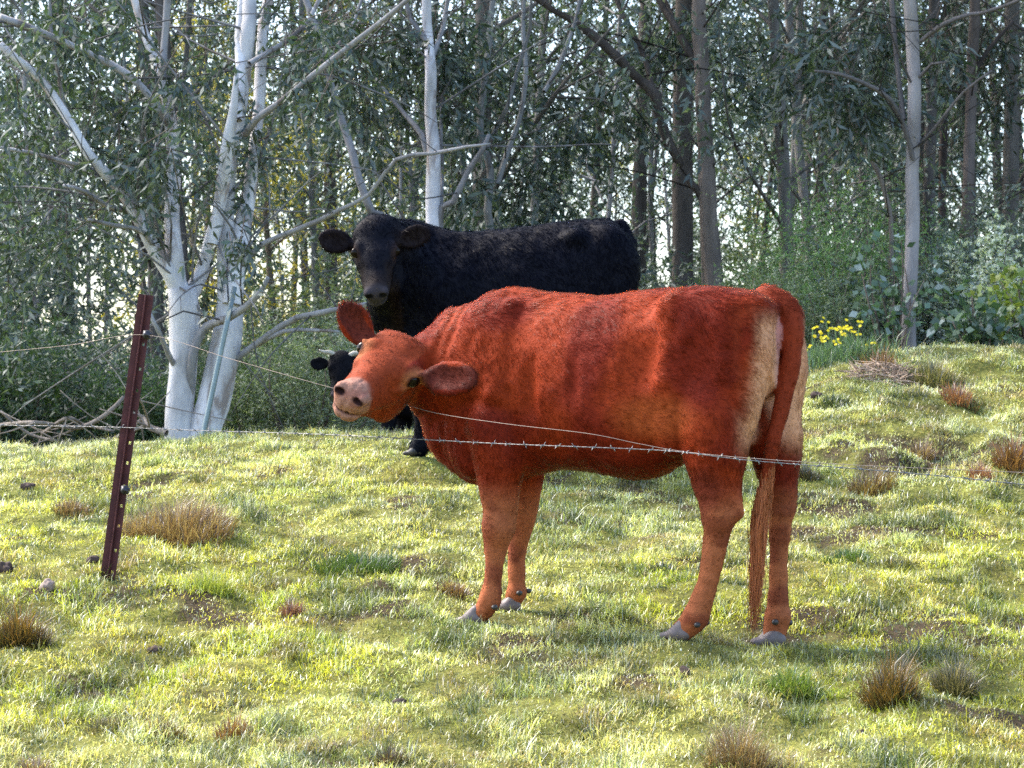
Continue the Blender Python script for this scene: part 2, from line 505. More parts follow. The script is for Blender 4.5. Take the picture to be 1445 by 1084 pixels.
def make_hair(name, V, Q, Nv, Cv, ncount, len_fn, flow_fn, mat, parent, org, frame, rad=0.0009, lift=0.35, seg=4, seed=1, jit=0.25, clump=0.0, dark=1.0):
    r = np.random.default_rng(seed)
    _, ar = vnormals(V, Q)
    ctr = V[Q].mean(1)
    w = ar * (len_fn(ctr, 1) > 0.0015)
    fi = r.choice(len(Q), ncount, p=w / w.sum())
    u, v = r.random(ncount)[:, None], r.random(ncount)[:, None]
    q = Q[fi]
    P0 = (V[q[:, 0]] * (1 - u) + V[q[:, 1]] * u) * (1 - v) + (V[q[:, 3]] * (1 - u) + V[q[:, 2]] * u) * v
    Nn = Nv[q[:, 0]] * (1 - u) * (1 - v) + Nv[q[:, 1]] * u * (1 - v) + Nv[q[:, 2]] * u * v + Nv[q[:, 3]] * (1 - u) * v
    Nn /= np.linalg.norm(Nn, axis=1)[:, None] + 1e-9
    C = Cv[q[:, 0]]
    L = len_fn(P0, 0) * (0.6 + 0.7 * r.random(ncount))
    D = flow_fn(P0)
    # swirl the coat
    a1 = (fbm(P0[:, 0], P0[:, 1] * 0.6, P0[:, 2], 7.0, seed + 5, 2) - 0.5) * 2.4
    D = D - Nn * (D * Nn).sum(1)[:, None]
    D /= np.linalg.norm(D, axis=1)[:, None] + 1e-9
    Bn = np.cross(Nn, D)
    D = D * np.cos(a1)[:, None] + Bn * np.sin(a1)[:, None]
    D = D + r.normal(0, jit, D.shape)
    lf = lift * (0.5 + 1.0 * noise(P0[:, 0], P0[:, 1], P0[:, 2], 30.0, seed + 3))
    D = D + Nn * lf[:, None]
    D /= np.linalg.norm(D, axis=1)[:, None]
    if clump:
        # pull tips together on a coarse lattice so the coat breaks into locks
        wq = P0 + 1.4 * clump * np.stack([noise(P0[:, 0], P0[:, 1], P0[:, 2], 55.0, 60 + k_) for k_ in range(3)], -1)
        cell = np.floor(wq / clump)
        jt = np.stack([_hash(cell[:, 0], cell[:, 1], cell[:, 2], 5 + k_) for k_ in range(3)], -1)
        tgt = (cell + jt) * clump - (wq - P0) + Nn * L[:, None] * 0.7
    ts = np.linspace(0, 1, seg)
    pts = np.zeros((ncount, seg, 3))
    down = np.array([0, 0, -1.0])
    for i, t in enumerate(ts):
        bend = D * t + (D * 0.5 - Nn * 0.35 + down * 0.15) * t * t
        pts[:, i] = P0 - Nn * 0.001 + bend * L[:, None] * 0.8
    if clump:
        for i, t in enumerate(ts):
            pts[:, i] += (tgt + D * L[:, None] * 0.6 - pts[:, i]) * (0.26 * t * t)
    Wp = frame.world(pts.reshape(-1, 3)) - np.asarray(org)
    hc = bpy.data.hair_curves.new(name)
    hc.add_curves([seg] * ncount)
    hc.attributes['position'].data.foreach_set('vector', Wp.astype(np.float32).ravel())
    ra = hc.attributes.get('radius') or hc.attributes.new('radius', 'FLOAT', 'POINT')
    rr = np.tile(np.linspace(1, 0.25, seg), ncount) * rad
    ra.data.foreach_set('value', rr.astype(np.float32))
    ca = hc.attributes.new('Col', 'FLOAT_COLOR', 'CURVE')
    cc = np.ones((ncount, 4), np.float32)
    cv = 1.0 if not clump else (.86 + .28 * _hash(cell[:, 0], cell[:, 1], cell[:, 2], 9))[:, None]
    cc[:, :3] = C * (0.88 + 0.24 * r.random(ncount))[:, None] * cv * dark
    ca.data.foreach_set('color', cc.ravel())
    hn = Nn[:, :] + D * (.20 * (r.random(ncount) - .35))[:, None] + r.normal(0, .06, Nn.shape)
    if clump: hn = hn + .20 * (np.stack([_hash(cell[:, 0], cell[:, 1], cell[:, 2], 15 + k_) for k_ in range(3)], -1) - .5) * 2
    hn = (hn / np.linalg.norm(hn, axis=1)[:, None]) @ frame.R
    na = hc.attributes.new('Nrm', 'FLOAT_VECTOR', 'CURVE')
    na.data.foreach_set('vector', hn.astype(np.float32).ravel())
    hc.materials.append(mat)
    o = bpy.data.objects.new(name, hc); COL.objects.link(o)
    o.parent = parent
    return o

def hair_mat(name, rough=0.55, tint=(1.0, .55, .3), sheen=.16, spec=.10):
    """short coat: each strand is shaded around the direction of the hide it lies on"""
    m, nt, out = new_mat(name)
    a = N_(nt, 'ShaderNodeAttribute', attribute_name='Col')
    b = N_(nt, 'ShaderNodeAttribute', attribute_name='Nrm')
    p = N_(nt, 'ShaderNodeBsdfPrincipled', Roughness=rough)
    p.inputs['Specular IOR Level'].default_value = spec
    p.inputs['Sheen Weight'].default_value = sheen
    p.inputs['Sheen Roughness'].default_value = .35
    p.inputs['Sheen Tint'].default_value = (*tint, 1)
    nt.links.new(a.outputs['Color'], p.inputs['Base Color'])
    nt.links.new(b.outputs['Vector'], p.inputs['Normal'])
    nt.links.new(p.outputs[0], out.inputs[0])
    return m
# ---------------------------------------------------------------- the red cow
eye_mat = flat_mat('eye_glass', (0.007, 0.0035, 0.002), rough=0.10, spec=0.14, coat=0, namt=0.1)
skin_mat = attr_mat('cow_hide', rough=0.75, spec=0.12, noise_amt=0.12, noise_scale=45, bump=0.003, bump_scale=140)
fur_mat = hair_mat('cow_fur')
hoof_mat = flat_mat('hoof_horn', (0.20, 0.17, 0.16), rough=0.6, nscale=40, namt=0.35, bump=0.002)
dew_mat = flat_mat('dewclaw_horn', (0.03, 0.026, 0.024), rough=0.5)

def build_legs(fd, fr, legs, k=0.03):
    for pts in legs:
        P = [fr.P(px, py, t) for px, py, t, r in pts]
        R = [r for *_, r in pts]
        P2, R2 = resample(P, R, 0.03)
        fd.chain(P2, R2, k)

def finish_cow(name, label, group, fr, fd, color_fn, nz_amp, feet, dews, hoofs_col, eyes, eye_r, wrinkle=None, cat='cow'):
    gx, gy, gz = np.meshgrid(*[fd.lo[i] + fd.h * np.arange(fd.n[i]) for i in range(3)], indexing='ij')
    near = np.abs(fd.D) < 0.03
    nz = fbm(gx[near], gy[near], gz[near], 14.0, 2, 2) - 0.5
    fd.D[near] += (nz * nz_amp).astype(np.float32)
    V, Q = fd.mesh()
    Nv, _ = vnormals(V, Q)
    if wrinkle is not None:
        V = V + Nv * wrinkle(V)[:, None]; Nv, _ = vnormals(V, Q)
    Cv = color_fn(V, Nv)
    org = fr.world(np.array([0, 0, 0.0])); 
    fz = min(f[0][2] for f in feet)
    org = np.array([org[0], org[1], fz])
    body = np_mesh(name, fr.world(V), Q, skin_mat, None, Cv, True, org)
    tag(body, label, cat, group)
    for c, toe, sz, hm in feet:
        wt = fr.world(np.array(toe)) - fr.C
        h = make_hoof_w(body, org, fr.world(c), wt, sz, hm)
    for c, r in dews:
        fdw = Field(np.array(c) - 0.04, np.array(c) + 0.04, 0.004)
        fdw.ell(c, [r * .85, r * 1.25, r * .8], None, 0.002)
        v, q = fdw.mesh()
        np_mesh('dewclaw', fr.world(v), q, dew_mat, body, np.ones_like(v), True, org)
    for c in eyes:
        make_eye('eye', body, org, c, None, eye_r, eye_mat, None, fr)
    return body, V, Q, Nv, Cv, org

def make_hoof_w(parent, org, c, toe, sz, mat):
    """c: world point on the ground under the pastern; toe: world direction"""
    toe = unit([toe[0], toe[1], 0]); sd_ = np.array([-toe[1], toe[0], 0])
    up = np.array([0, 0, 1.0])
    fd = Field(c - np.array([0.14, 0.14, 0.03]) * sz, c + np.array([0.14, 0.14, 0.13]) * sz, 0.0045)
    for s_ in (-1, 1):
        o = c + sd_ * 0.024 * s_ * sz
        fd.cone(o + up * 0.062 * sz - toe * 0.01 * sz, o + up * 0.026 * sz + toe * 0.02 * sz, 0.024 * sz, 0.031 * sz, 0.01)
        fd.cone(o + up * 0.024 * sz - toe * 0.015 * sz, c + sd_ * 0.017 * s_ * sz + up * 0.014 * sz + toe * 0.078 * sz, 0.028 * sz, 0.013 * sz, 0.012)
    V, Q = fd.mesh()
    V[:, 2] = np.maximum(V[:, 2], c[2] - 0.003)
    return np_mesh('hoof', V, Q, mat, parent, np.ones_like(V), True, org)

RC = CowFrame(870, 8.0, 27)
P = RC.P
fd = Field([-1.12, -0.88, 0.78], [1.0, 0.42, 2.22], 0.0075)
# torso stations: px, top, bottom, half width
ST = [(628, 452, 618, .09), (655, 440, 655, .13), (690, 424, 676, .165), (728, 412, 680, .20), (770, 412, 664, .225), (810, 416, 662, .25),
      (855, 418, 668, .265), (900, 413, 677, .262), (938, 407, 668, .245), (975, 408, 620, .215), (1015, 408, 590, .20), (1055, 410, 575, .185), (1090, 414, 560, .15), (1104, 424, 545, .12)]
S_, T_, B_, W_ = [], [], [], []
for px, a, b, w in ST:
    q = P(px, a, 0); S_.append(q[0]); T_.append(q[2]); B_.append(P(px, b, 0)[2]); W_.append(w)
fd.loft(S_, T_, B_, W_)
# withers, shoulder blades, hip bones, pin bones, rumen
fd.ell(P(725, 434, 0), [.10, .06, .05], None, .06)
for sg in (-1, 1):
    tS = .13 * sg
    def Q_(px, py, t, dx=0):      # near-side pixel positions, mirrored through the axis for the far side
        q = P(px, py, -abs(t)); q[1] = t; return q
    fd.ell(Q_(692, 520, .13 * sg), [.15, .075, .24], None, .07)
    fd.ell(Q_(668, 600, .11 * sg), [.12, .075, .14], None, .06)
    fd.ell(Q_(955, 432, .185 * sg), [.055, .05, .045], None, .05)          # hip bone
    fd.ell(Q_(1060, 440, .11 * sg), [.07, .06, .05], None, .05)           # pin bone
    fd.ell(Q_(1000, 470, .15 * sg), [.19, .10, .14], None, .08)           # rump
    fd.ell(Q_(1002, 535, .148 * sg), [.165, .085, .27], None, .10)         # thigh
    fd.ell(Q_(950, 565, .15 * sg), [.08, .065, .14], None, .09)           # stifle
    fd.ell(Q_(1048, 560, .125 * sg), [.055, .07, .15], None, .05)           # back of the thigh
    fd.ell(Q_(898, 495, .296 * sg), [.085, .065, .13], None, .05, 'carve')
    fd.cone(Q_(952, 450, .215 * sg), Q_(941, 540, .215 * sg), .022, .028, .035)
    fd.cone(Q_(941, 540, .215 * sg), Q_(950, 625, .185 * sg), .028, .040, .035)
    fd.ell(Q_(1042, 480, .262 * sg), [.03, .035, .14], None, .05, 'carve')
    fd.ell(Q_(985, 520, .275 * sg), [.04, .03, .12], None, .06, 'carve')   # flank hollow
    fd.ell(Q_(742, 560, .262 * sg), [.03, .045, .16], None, .035, 'carve')   # behind the shoulder
# ribs, shoulder blade ridge, neck creases
for sg in (-1, 1):
    for k_ in range(6):
        px = 780 + k_ * 24
        w_ = .262 if k_ > 2 else .25
        if k_ in (1, 3, 4): fd.ell(Q_(px, 520 - k_ * 2, (w_ + .036 + .004 * ((k_ * 7) % 3 - 1)) * sg), [.017, .03, .13], None, .03, 'carve')
    fd.cone(Q_(724, 440, .11 * sg), Q_(700, 560, .195 * sg), .035, .045, .035)
    fd.ell(Q_(655, 520, .225 * sg), [.03, .05, .13], None, .04, 'carve')
    fd.ell(Q_(665, 640, .10 * sg), [.06, .06, .08], None, .05)
# brisket
fd.cone(P(640, 625, 0), P(672, 655, 0), .085, .07, .05)
LEGS = [
 # near front
 [(698, 600, -.15, .105), (705, 640, -.145, .092), (705, 680, -.14, .073), (706, 715, -.14, .061), (703, 745, -.14, .053), (700, 768, -.14, .039), (698, 795, -.14, .029), (695, 825, -.14, .028), (691, 848, -.14, .036), (684, 860, -.14, .031), (675, 870, -.14, .033)],
 # far front
 [(735, 600, .10, .09), (742, 660, .11, .066), (740, 700, .11, .054), (737, 738, .11, .042), (732, 765, .11, .032), (729, 795, .11, .027), (729, 818, .11, .027), (729, 836, .11, .035), (724, 848, .11, .032)],
 # near hind
 [(1003, 560, -.11, .135), (1008, 600, -.14, .122), (1009, 640, -.15, .105), (1012, 680, -.145, .078), (1017, 708, -.14, .060), (1018, 727, -.14, .054), (1012, 750, -.14, .041), (1007, 780, -.14, .036), (1000, 815, -.14, .033), (990, 850, -.14, .035), (983, 870, -.14, .042), (974, 881, -.14, .036), (964, 890, -.14, .037)],
 # far hind
 [(1072, 560, .12, .12), (1086, 600, .15, .105), (1094, 635, .16, .088), (1099, 680, .16, .060), (1102, 706, .16, .044), (1103, 722, .16, .043), (1101, 745, .16, .035), (1099, 780, .16, .029), (1098, 820, .16, .028), (1098, 850, .16, .033), (1098, 870, .16, .041), (1095, 886, .16, .035), (1093, 896, .16, .038)],
]
build_legs(fd, RC, LEGS, .018)
# hock points and knees
fd.cone(P(1034, 680, -.14), P(1041, 724, -.14), .014, .024, .022)
fd.cone(P(1116, 684, .16), P(1114, 716, .16), .012, .02, .02)
fd.ell(P(703, 745, -.16), [.045, .045, .06], None, .03)
fd.ell(P(1010, 727, -.165), [.05, .035, .06], None, .03)
fd.ell(P(1098, 520, .15), [.10, .075, .20], None, .05)
fd.ell(P(1100, 455, .12), [.07, .06, .08], None, .05)
# groin, udder skin fold between the thighs
fd.ell(P(1020, 610, 0), [.10, .14, .08], None, .06)
fd.ell(P(925, 628, -.02), [.16, .15, .07], None, .07)
# vulva fold
fd.ell(P(1108, 470, -.015), [.03, .028, .065], None, .02)
# neck
HM_F = unit([-.41, -.84, -.35]); HM_R = np.array([.83, -.18, -.54]); HM_R = unit(HM_R - HM_F * (HM_R @ HM_F)); HM_U = np.cross(HM_F, HM_R); HM_U = -HM_U if HM_U[2] < 0 else HM_U
HM = np.stack([RC.dir(HM_F), RC.dir(HM_R), RC.dir(HM_U)])
HO = RC.W(555, 499, 7.97)
def hp(f, r, u): return HO + f * HM[0] + r * HM[1] + u * HM[2]
nb = RC.W(594, 522, 8.22)
mid = (P(655, 540, -.03) + nb) / 2 + np.array([0, -.01, 0])
fd.chain([P(690, 530, -.01), mid, nb], [.215, .150, .095], .035)
fd.chain([P(690, 484, 0), P(650, 482, -.03), RC.W(608, 500, 8.2)], [.16, .10, .07], .06)
fd.chain([P(672, 620, 0), P(636, 600, -.04), RC.W(606, 568, 8.26)], [.10, .08, .05], .06)
# tail
TP = [(1078, 418, 0, .034), (1100, 423, 0, .034), (1115, 441, -.005, .034), (1120, 475, -.01, .032), (1115, 520, -.02, .030), (1106, 560, -.03, .027), (1097, 600, -.04, .025), (1088, 640, -.05, .021), (1079, 680, -.05, .0125), (1073, 715, -.05, .012), (1070, 745, -.05, .007)]
Pt, Rt = resample([P(a, b, c) for a, b, c, r in TP], [r for *_, r in TP], .025)
Pt[:, 0] += 0.0
fd.chain(Pt, Rt, .012)
# head
ear1 = (RC.W(594, 533, 8.00), RC.W(672, 534, 7.86), RC.dir([-.1, -1, .15]), .062)
ear2 = (RC.W(521, 490, 8.10), RC.W(486, 430, 8.10), RC.dir([-.25, -1, .1]), .056)
head_prims(fd, HO, HM, 1.05, [ear1, ear2])

S_HI = P(1104, 500, 0)[0]
def red_color(V, Nv):
    n = len(V)
    c = np.tile(np.array([.160, .0140, .0030]), (n, 1))
    s, t, z = V.T
    def mixc(col, w):
        nonlocal c
        w = np.clip(w, 0, 1)[:, None]; c = c * (1 - w) + np.array(col) * w
    nz = fbm(s, t, z, 5, 31, 2)
    mixc((.30, .038, .006), sstep(.45, .72, nz) * .6)
    mixc((.10, .010, .004), sstep(.5, .3, nz) * .3)
    # lower legs lighter, hock and knee darker
    zg = .87
    low = sstep(1.42, 1.28, z)
    mixc((.37, .12, .048), low * .8)
    mixc((.17, .04, .018), low * sstep(.5, .7, fbm(s, t, z, 15, 77, 2)) * .8)
    mixc((.16, .03, .0125), sstep(.09, .03, np.hypot(s - P(703, 745, -.14)[0] + .04, z - P(703, 748, -.14)[2])) * (t < -.05) * .6)
    mixc((.13, .022, .012), sstep(.11, .03, np.hypot(s - P(1008, 690, -.14)[0], z - P(1008, 690, -.14)[2])) * (t < -.05) * .8)
    # pale escutcheon on the back of the thighs
    rear = sstep(.30, .98, Nv[:, 0] + .25 * (nz - .5)) * sstep(S_HI - .22, S_HI - .08, s) * sstep(P(1090, 655, 0)[2], P(1090, 600, 0)[2], z) * sstep(P(1090, 430, 0)[2], P(1090, 470, 0)[2], z)
    inner = sstep(.235, .16, np.abs(t + .0))
    onTail = np.zeros(n, bool)
    for p, r in zip(Pt, Rt):
        onTail |= ((V - p) ** 2).sum(1) < (r + .012) ** 2
    mixc((.66, .34, .19), rear * inner * (~onTail) * .85)
    mixc((.66, .36, .29), rear * sstep(.10, .05, np.abs(t)) * (~onTail) * .8)
    vul = sstep(.085, .05, np.linalg.norm((V - P(1112, 475, -.01)) * np.array([1, 1, .7]), axis=1)) * (~onTail)
    mixc((.50, .22, .20), vul * .8)
    mixc((.22, .035, .012), onTail * .6)
    # flank and belly patches
    mixc((.46, .12, .03), sstep(.15, .05, np.linalg.norm((V - P(925, 590, -.24)) * np.array([.7, 1, 1.4]), axis=1)) * .35)
    # head
    d = V - HO
    f, r, u = d @ HM[0], d @ HM[1], d @ HM[2]
    hd = sstep(-.22, -.1, f) * (np.abs(r) < .12) * (np.abs(u + .10) < .2) * (s < P(612, 500, -.1)[0] + .05)
    mixc((.25, .042, .011), hd * .75)
    for sg in (-1, 1):
        e = np.sqrt(((f - .006) / 1.3) ** 2 + (r - .110 * sg) ** 2 + (u + .048) ** 2)
        mixc((.40, .15, .06), sstep(.06, .03, e) * .6)
        mixc((.03, .01, .008), sstep(.030, .022, e) )
    rag = fbm(s, t, z, 32, 61, 3) - .5
    mz = sstep(.192, .235, f + .22 * (-.09 - u) * (u < -.09) + .07 * rag - 2.2 * np.maximum(r * r - .001, 0)) * (np.abs(r) < .1) * (u > -.2)
    pink = np.array([.34, .17, .12])
    mixc(pink, mz)
    spk = sstep(.60, .68, fbm(s, t, z, 70, 5, 2))
    mixc((.20, .085, .06), mz * spk * .6)
    mixc((.26, .10, .07), mz * sstep(.52, .66, fbm(s, t, z, 24, 8, 3)) * .7)
    for sg in (-1, 1):
        e = np.sqrt((f - .285) ** 2 + (r - .038 * sg) ** 2 + ((u + .071) * 1.7) ** 2)
        mixc((.02, .006, .006), sstep(.028, .018, e))
    mixc((.10, .045, .04), mz * (np.abs(u + .140) < .005) * (f > .22) * .7)
    for base, tip, nrm, wid in (ear1, ear2):
        ax = unit(tip - base); nn = unit(nrm - ax * (nrm @ ax)); ln = np.linalg.norm(tip - base)
        dd = V - base; al = dd @ ax
        inn = (al > .02) * (al < ln + .02) * (np.abs(dd @ np.cross(ax, nn)) < wid * .7) * ((Nv @ nn) > .3) * (np.abs(dd @ nn) < .05)
        mixc((.07, .015, .01), inn * .8)
    return np.clip(c, 0.004, 1)

white_hoof = flat_mat('pale_hoof_horn', (0.13, 0.10, 0.095), rough=0.55, nscale=35, namt=0.4, bump=0.002)
toeR = (-1.0, -.12, 0)
def gp(px, py, t): return P(px, py, t)
feet = [(gp(671, 880, -.14), toeR, .80, white_hoof), (gp(722, 862, .11), (-1, -.55, 0), .80, white_hoof),
        (gp(962, 902, -.14), toeR, .84, white_hoof), (gp(1092, 911, .16), (-.8, -.55, 0), .9, white_hoof)]
dews = [(gp(698, 857, -.175), .013), (gp(702, 851, -.105), .013), (gp(733, 837, .075), .0125), (gp(746, 834, .14), .0125),
        (gp(984, 882, -.18), .013), (gp(997, 879, -.10), .013), (gp(1094, 878, .11), .014), (gp(1114, 879, .185), .014)]
eyesR = [hp(.002, .1065, -.0475), hp(.002, -.1065, -.0475)]
for c, *_ in feet:
    w = RC.world(c); _FEET.append((w[0], w[1], w[2]))
def red_wrinkle(V):
    d = V - HO; f, r, u = d @ HM[0], d @ HM[1], d @ HM[2]
    mz = sstep(.18, .22, f) * (np.abs(r) < .1) * (u > -.19)
    w = -.0022 * mz * sstep(.52, .60, fbm(V[:, 0], V[:, 1], V[:, 2], 60, 12, 2)) - .003 * mz * np.exp(-(r / .004) ** 2)
    nk = np.exp(-((V[:, 0] - P(640, 540, -.1)[0]) / .09) ** 2) * sstep(1.35, 1.5, V[:, 2])
    w = w + .0016 * nk * np.sin(V[:, 0] * 110 + 9 * noise(V[:, 0], V[:, 1], V[:, 2], 9, 3))
    return w
red, V, Q, Nv, Cv, org = finish_cow('red_cow', 'red-brown cow stretching its head out to the left with tilted pink muzzle', None, RC, fd, red_color, .010, feet, dews, None, eyesR, .0262, red_wrinkle)

_Hc = HO.copy(); _knee = 1.25
def red_len(Pp, mode):
    s, t, z = Pp.T
    d = Pp - HO; f = d @ HM[0]; r = d @ HM[1]; u = d @ HM[2]
    L = np.full(len(Pp), .0155)
    L *= 1 + .5 * sstep(1.9, 2.0, z)
    L = np.where(z < 1.4, .008, L); L = np.where(z < 1.2, .0055, L)
    head = (f > -.14) & (np.abs(r) < .125) & (np.abs(u + .10) < .2)
    L = np.where(head, .0085 + .008 * sstep(0.0, -.12, f), L)
    L = np.where(head & (f > .18), .0, L)
    for sg in (-1, 1):
        e = np.sqrt((f - .002) ** 2 + (r - .110 * sg) ** 2 + (u + .048) ** 2)
        L = np.where(e < .034, 0, L)
    rear = (s > S_HI - .10) & (np.abs(t) < .11) & (z < P(1090, 440, 0)[2]) & (z > P(1090, 620, 0)[2])
    L = np.where(rear, .007, L)
    for base, tip, nrm, wid in (ear1, ear2):
        c = (base + tip) / 2
        L = np.where(((Pp - c) ** 2).sum(1) < .13 ** 2, np.maximum(L, .009) * ~head + L * head, L)
    return L
def red_flow(Pp):
    s, t, z = Pp.T
    d = Pp - HO; f = d @ HM[0]; r = d @ HM[1]; u = d @ HM[2]
    D = np.tile(np.array([.7, 0, -.7]), (len(Pp), 1))
    D[z < 1.45] = (.15, 0, -1)
    back = sstep(1.95, 2.02, z)[:, None]
    D = D * (1 - back) + np.array([1, 0, -.1]) * back
    head = (f > -.16) & (np.abs(r) < .125) & (np.abs(u + .10) < .2)
    out = -HM[0][None] * .9 + HM[1][None] * (r[:, None] * 6)
    D = np.where(head[:, None], out, D)
    for base, tip, nrm, wid in (ear1, ear2):
        c = (base + tip) / 2; m = ((Pp - c) ** 2).sum(1) < .12 ** 2
        D = np.where((m & ~head)[:, None], unit(tip - base)[None], D)
    return D
if True:
    make_hair('coat', V, Q, Nv, Cv, 280000, red_len, red_flow, fur_mat, red, org, RC, rad=.00078, lift=.12, seed=11, jit=.10, clump=.017, dark=1.0)

def strands(name, roots, n, L, dirs, parent, org, frame, mat, rad, col, seed, spread, seg=8, wave=.01):
    r = np.random.default_rng(seed)
    i = r.integers(0, len(roots), n)
    P0 = roots[i] + r.normal(0, spread, (n, 3))
    ln = L * (0.30 + 0.75 * r.random(n) ** 1.3) * (.45 + .75 * (i / len(roots)))
    pts = np.zeros((n, seg, 3)); ph = r.random((n, 2)) * 6.28
    base = r.normal(0, .05, (n, 3)); 
    P0 = roots[i] + (P0 - roots[i]) * (.35 + .65 * (i / len(roots)))[:, None]
    for k in range(seg):
        t = k / (seg - 1)
        tap = (1 - .55 * t)
        c = roots[i] + (P0 - roots[i]) * tap
        off = np.array(dirs) * (ln * t)[:, None] + base * (ln * t * (1 - t * .6))[:, None]
        off[:, 0] += wave * np.sin(ph[:, 0] + t * 7) * t; off[:, 1] += wave * np.sin(ph[:, 1] + t * 6) * t
        pts[:, k] = c + off
    Wp = frame.world(pts.reshape(-1, 3)) - np.asarray(org)
    hc = bpy.data.hair_curves.new(name); hc.add_curves([seg] * n)
    hc.attributes['position'].data.foreach_set('vector', Wp.astype(np.float32).ravel())
    ra = hc.attributes.get('radius') or hc.attributes.new('radius', 'FLOAT', 'POINT')
    ra.data.foreach_set('value', (np.tile(np.linspace(1, .4, seg), n) * rad).astype(np.float32))
    ca = hc.attributes.new('Col', 'FLOAT_COLOR', 'CURVE')
    cc = np.ones((n, 4), np.float32); cc[:, :3] = np.array(col) * (.6 + .8 * r.random(n))[:, None]
    ca.data.foreach_set('color', cc.ravel())
    hn = (P0 - roots[i]) + np.array([.004, -.012, 0]) + r.normal(0, .006, P0.shape); hn = (hn / np.linalg.norm(hn, axis=1)[:, None]) @ frame.R
    na = hc.attributes.new('Nrm', 'FLOAT_VECTOR', 'CURVE')
    na.data.foreach_set('vector', hn.astype(np.float32).ravel())
    hc.materials.append(mat)
    o = bpy.data.objects.new(name, hc); COL.objects.link(o); o.parent = parent
    return o
if True:
    rt = np.array([p for p in Pt if p[2] < P(1090, 630, -.05)[2]])
    strands('tail_switch', rt, 3600, .31, (-.05, 0, -1), red, org, RC, fur_mat, .0010, (.46, .15, .06), 3, .014)
# ---------------------------------------------------------------- the black cow behind, and the calf with pale horns
BC = CowFrame(735, 11.4, 3)
P = BC.P
fb = Field([-1.05, -0.85, 1.42], [0.80, 0.42, 2.76], 0.009)
ST = [(545, 372, 455, .08), (565, 340, 500, .12), (600, 325, 522, .16), (640, 327, 530, .20), (690, 326, 524, .235), (740, 320, 525, .26), (790, 314, 528, .265), (830, 310, 515, .25), (858, 308, 490, .22), (878, 316, 470, .18), (886, 335, 450, .13)]
S_, T_, B_, W_ = [], [], [], []
for px, a, b, w in ST:
    q = P(px, a, 0); S_.append(q[0]); T_.append(q[2]); B_.append(P(px, b, 0)[2]); W_.append(w)
fb.loft(S_, T_, B_, W_)
for sg in (-1, 1):
    fb.ell(P(610, 430, .13 * sg), [.15, .08, .24], None, .07)
    fb.ell(P(855, 380, .14 * sg), [.17, .10, .22], None, .06)
    fb.ell(P(860, 450, .14 * sg), [.14, .09, .20], None, .06)
    fb.ell(P(812, 335, .18 * sg), [.05, .05, .04], None, .05)
BL = [
 [(598, 500, -.13, .10), (600, 550, -.13, .066), (600, 590, -.13, .05), (597, 612, -.13, .036), (594, 628, -.13, .042), (588, 636, -.13, .040)],
 [(640, 500, .12, .10), (645, 550, .12, .062), (645, 590, .12, .046), (644, 610, .12, .036), (642, 624, .12, .04), (638, 631, .12, .038)],
 [(860, 470, -.14, .14), (858, 520, -.14, .10), (870, 560, -.14, .065), (876, 580, -.14, .056), (868, 610, -.14, .042), (862, 632, -.14, .045), (856, 639, -.14, .042)],
 [(885, 470, .13, .12), (880, 520, .13, .09), (892, 560, .13, .06), (897, 578, .13, .05), (890, 605, .13, .04), (886, 624, .13, .044), (880, 631, .13, .042)],
]
build_legs(fb, BC, BL, .025)
BF = unit([.04, -.58, -.81]); BR = unit([1, -.0, 0.02]); BR = unit(BR - BF * (BR @ BF)); BU = np.cross(BF, BR); BU = BU if BU[1] < 0 else -BU
BM = np.stack([BC.dir(BF), BC.dir(BR), BC.dir(BU)])
BO = BC.W(529, 347, 10.92)
nb = BC.W(535, 350, 11.12)
fb.chain([P(625, 420, 0), P(580, 400, -.05), nb], [.26, .20, .14], .06)
fb.chain([P(610, 365, 0), P(575, 345, -.05), BC.W(545, 330, 11.1)], [.14, .11, .08], .06)
fb.chain([P(600, 490, 0), P(556, 440, -.05), BC.W(545, 395, 11.1)], [.14, .11, .08], .07)
fb.chain([P(876, 318, 0), P(889, 345, 0), P(891, 420, 0), P(890, 500, 0)], [.035, .035, .028, .02], .02)
be1 = (BC.W(498, 345, 11.02), BC.W(450, 336, 10.98), BC.dir([.1, -1, .0]), .060)
be2 = (BC.W(558, 343, 11.02), BC.W(606, 326, 11.0), BC.dir([0, -1, -.15]), .058)
head_prims(fb, BO, BM, .95, [be1, be2])
fb.ell(BO + BM[0] * -.13 + BM[2] * -.04, [.08, .085, .07], BM, .04)

def black_color(V, Nv):
    c = np.tile(np.array([.0022, .0026, .0070]), (len(V), 1))
    d = V - BO; f, r, u = d @ BM[0], d @ BM[1], d @ BM[2]
    def mixc(col, w):
        nonlocal c
        w = np.clip(w, 0, 1)[:, None]; c = c * (1 - w) + np.array(col) * w
    mz = sstep(.20, .225, f) * (np.abs(r) < .09) * (u > -.16)
    mixc((.035, .030, .036), mz)
    mixc((.022, .014, .012), sstep(.10, .2, f) * sstep(.24, .19, f) * (np.abs(r) < .1) * (u > -.2) * .7)
    for sg in (-1, 1):
        e = np.sqrt((f - .262) ** 2 + (r - .036 * sg) ** 2 + ((u + .068) * 1.7) ** 2)
        mixc((.002, .002, .002), sstep(.030, .018, e))
    for sg in (-1, 1):
        e = np.sqrt(((f - .006) / 1.3) ** 2 + (r - .105 * sg) ** 2 + (u + .05) ** 2)
        mixc((.035, .018, .014), sstep(.06, .03, e) * .6)
    mixc((.016, .009, .008), sstep(.04, .12, f) * sstep(.03, .07, np.abs(r)) * sstep(.21, .17, f) * (np.abs(r) < .11) * .8)
    for b_, t_, nn, w_ in (be1, be2):
        e = np.linalg.norm(V - (b_ * .4 + t_ * .6), axis=1)
        mixc((.016, .010, .010), sstep(.14, .05, e) * .7)
    return c
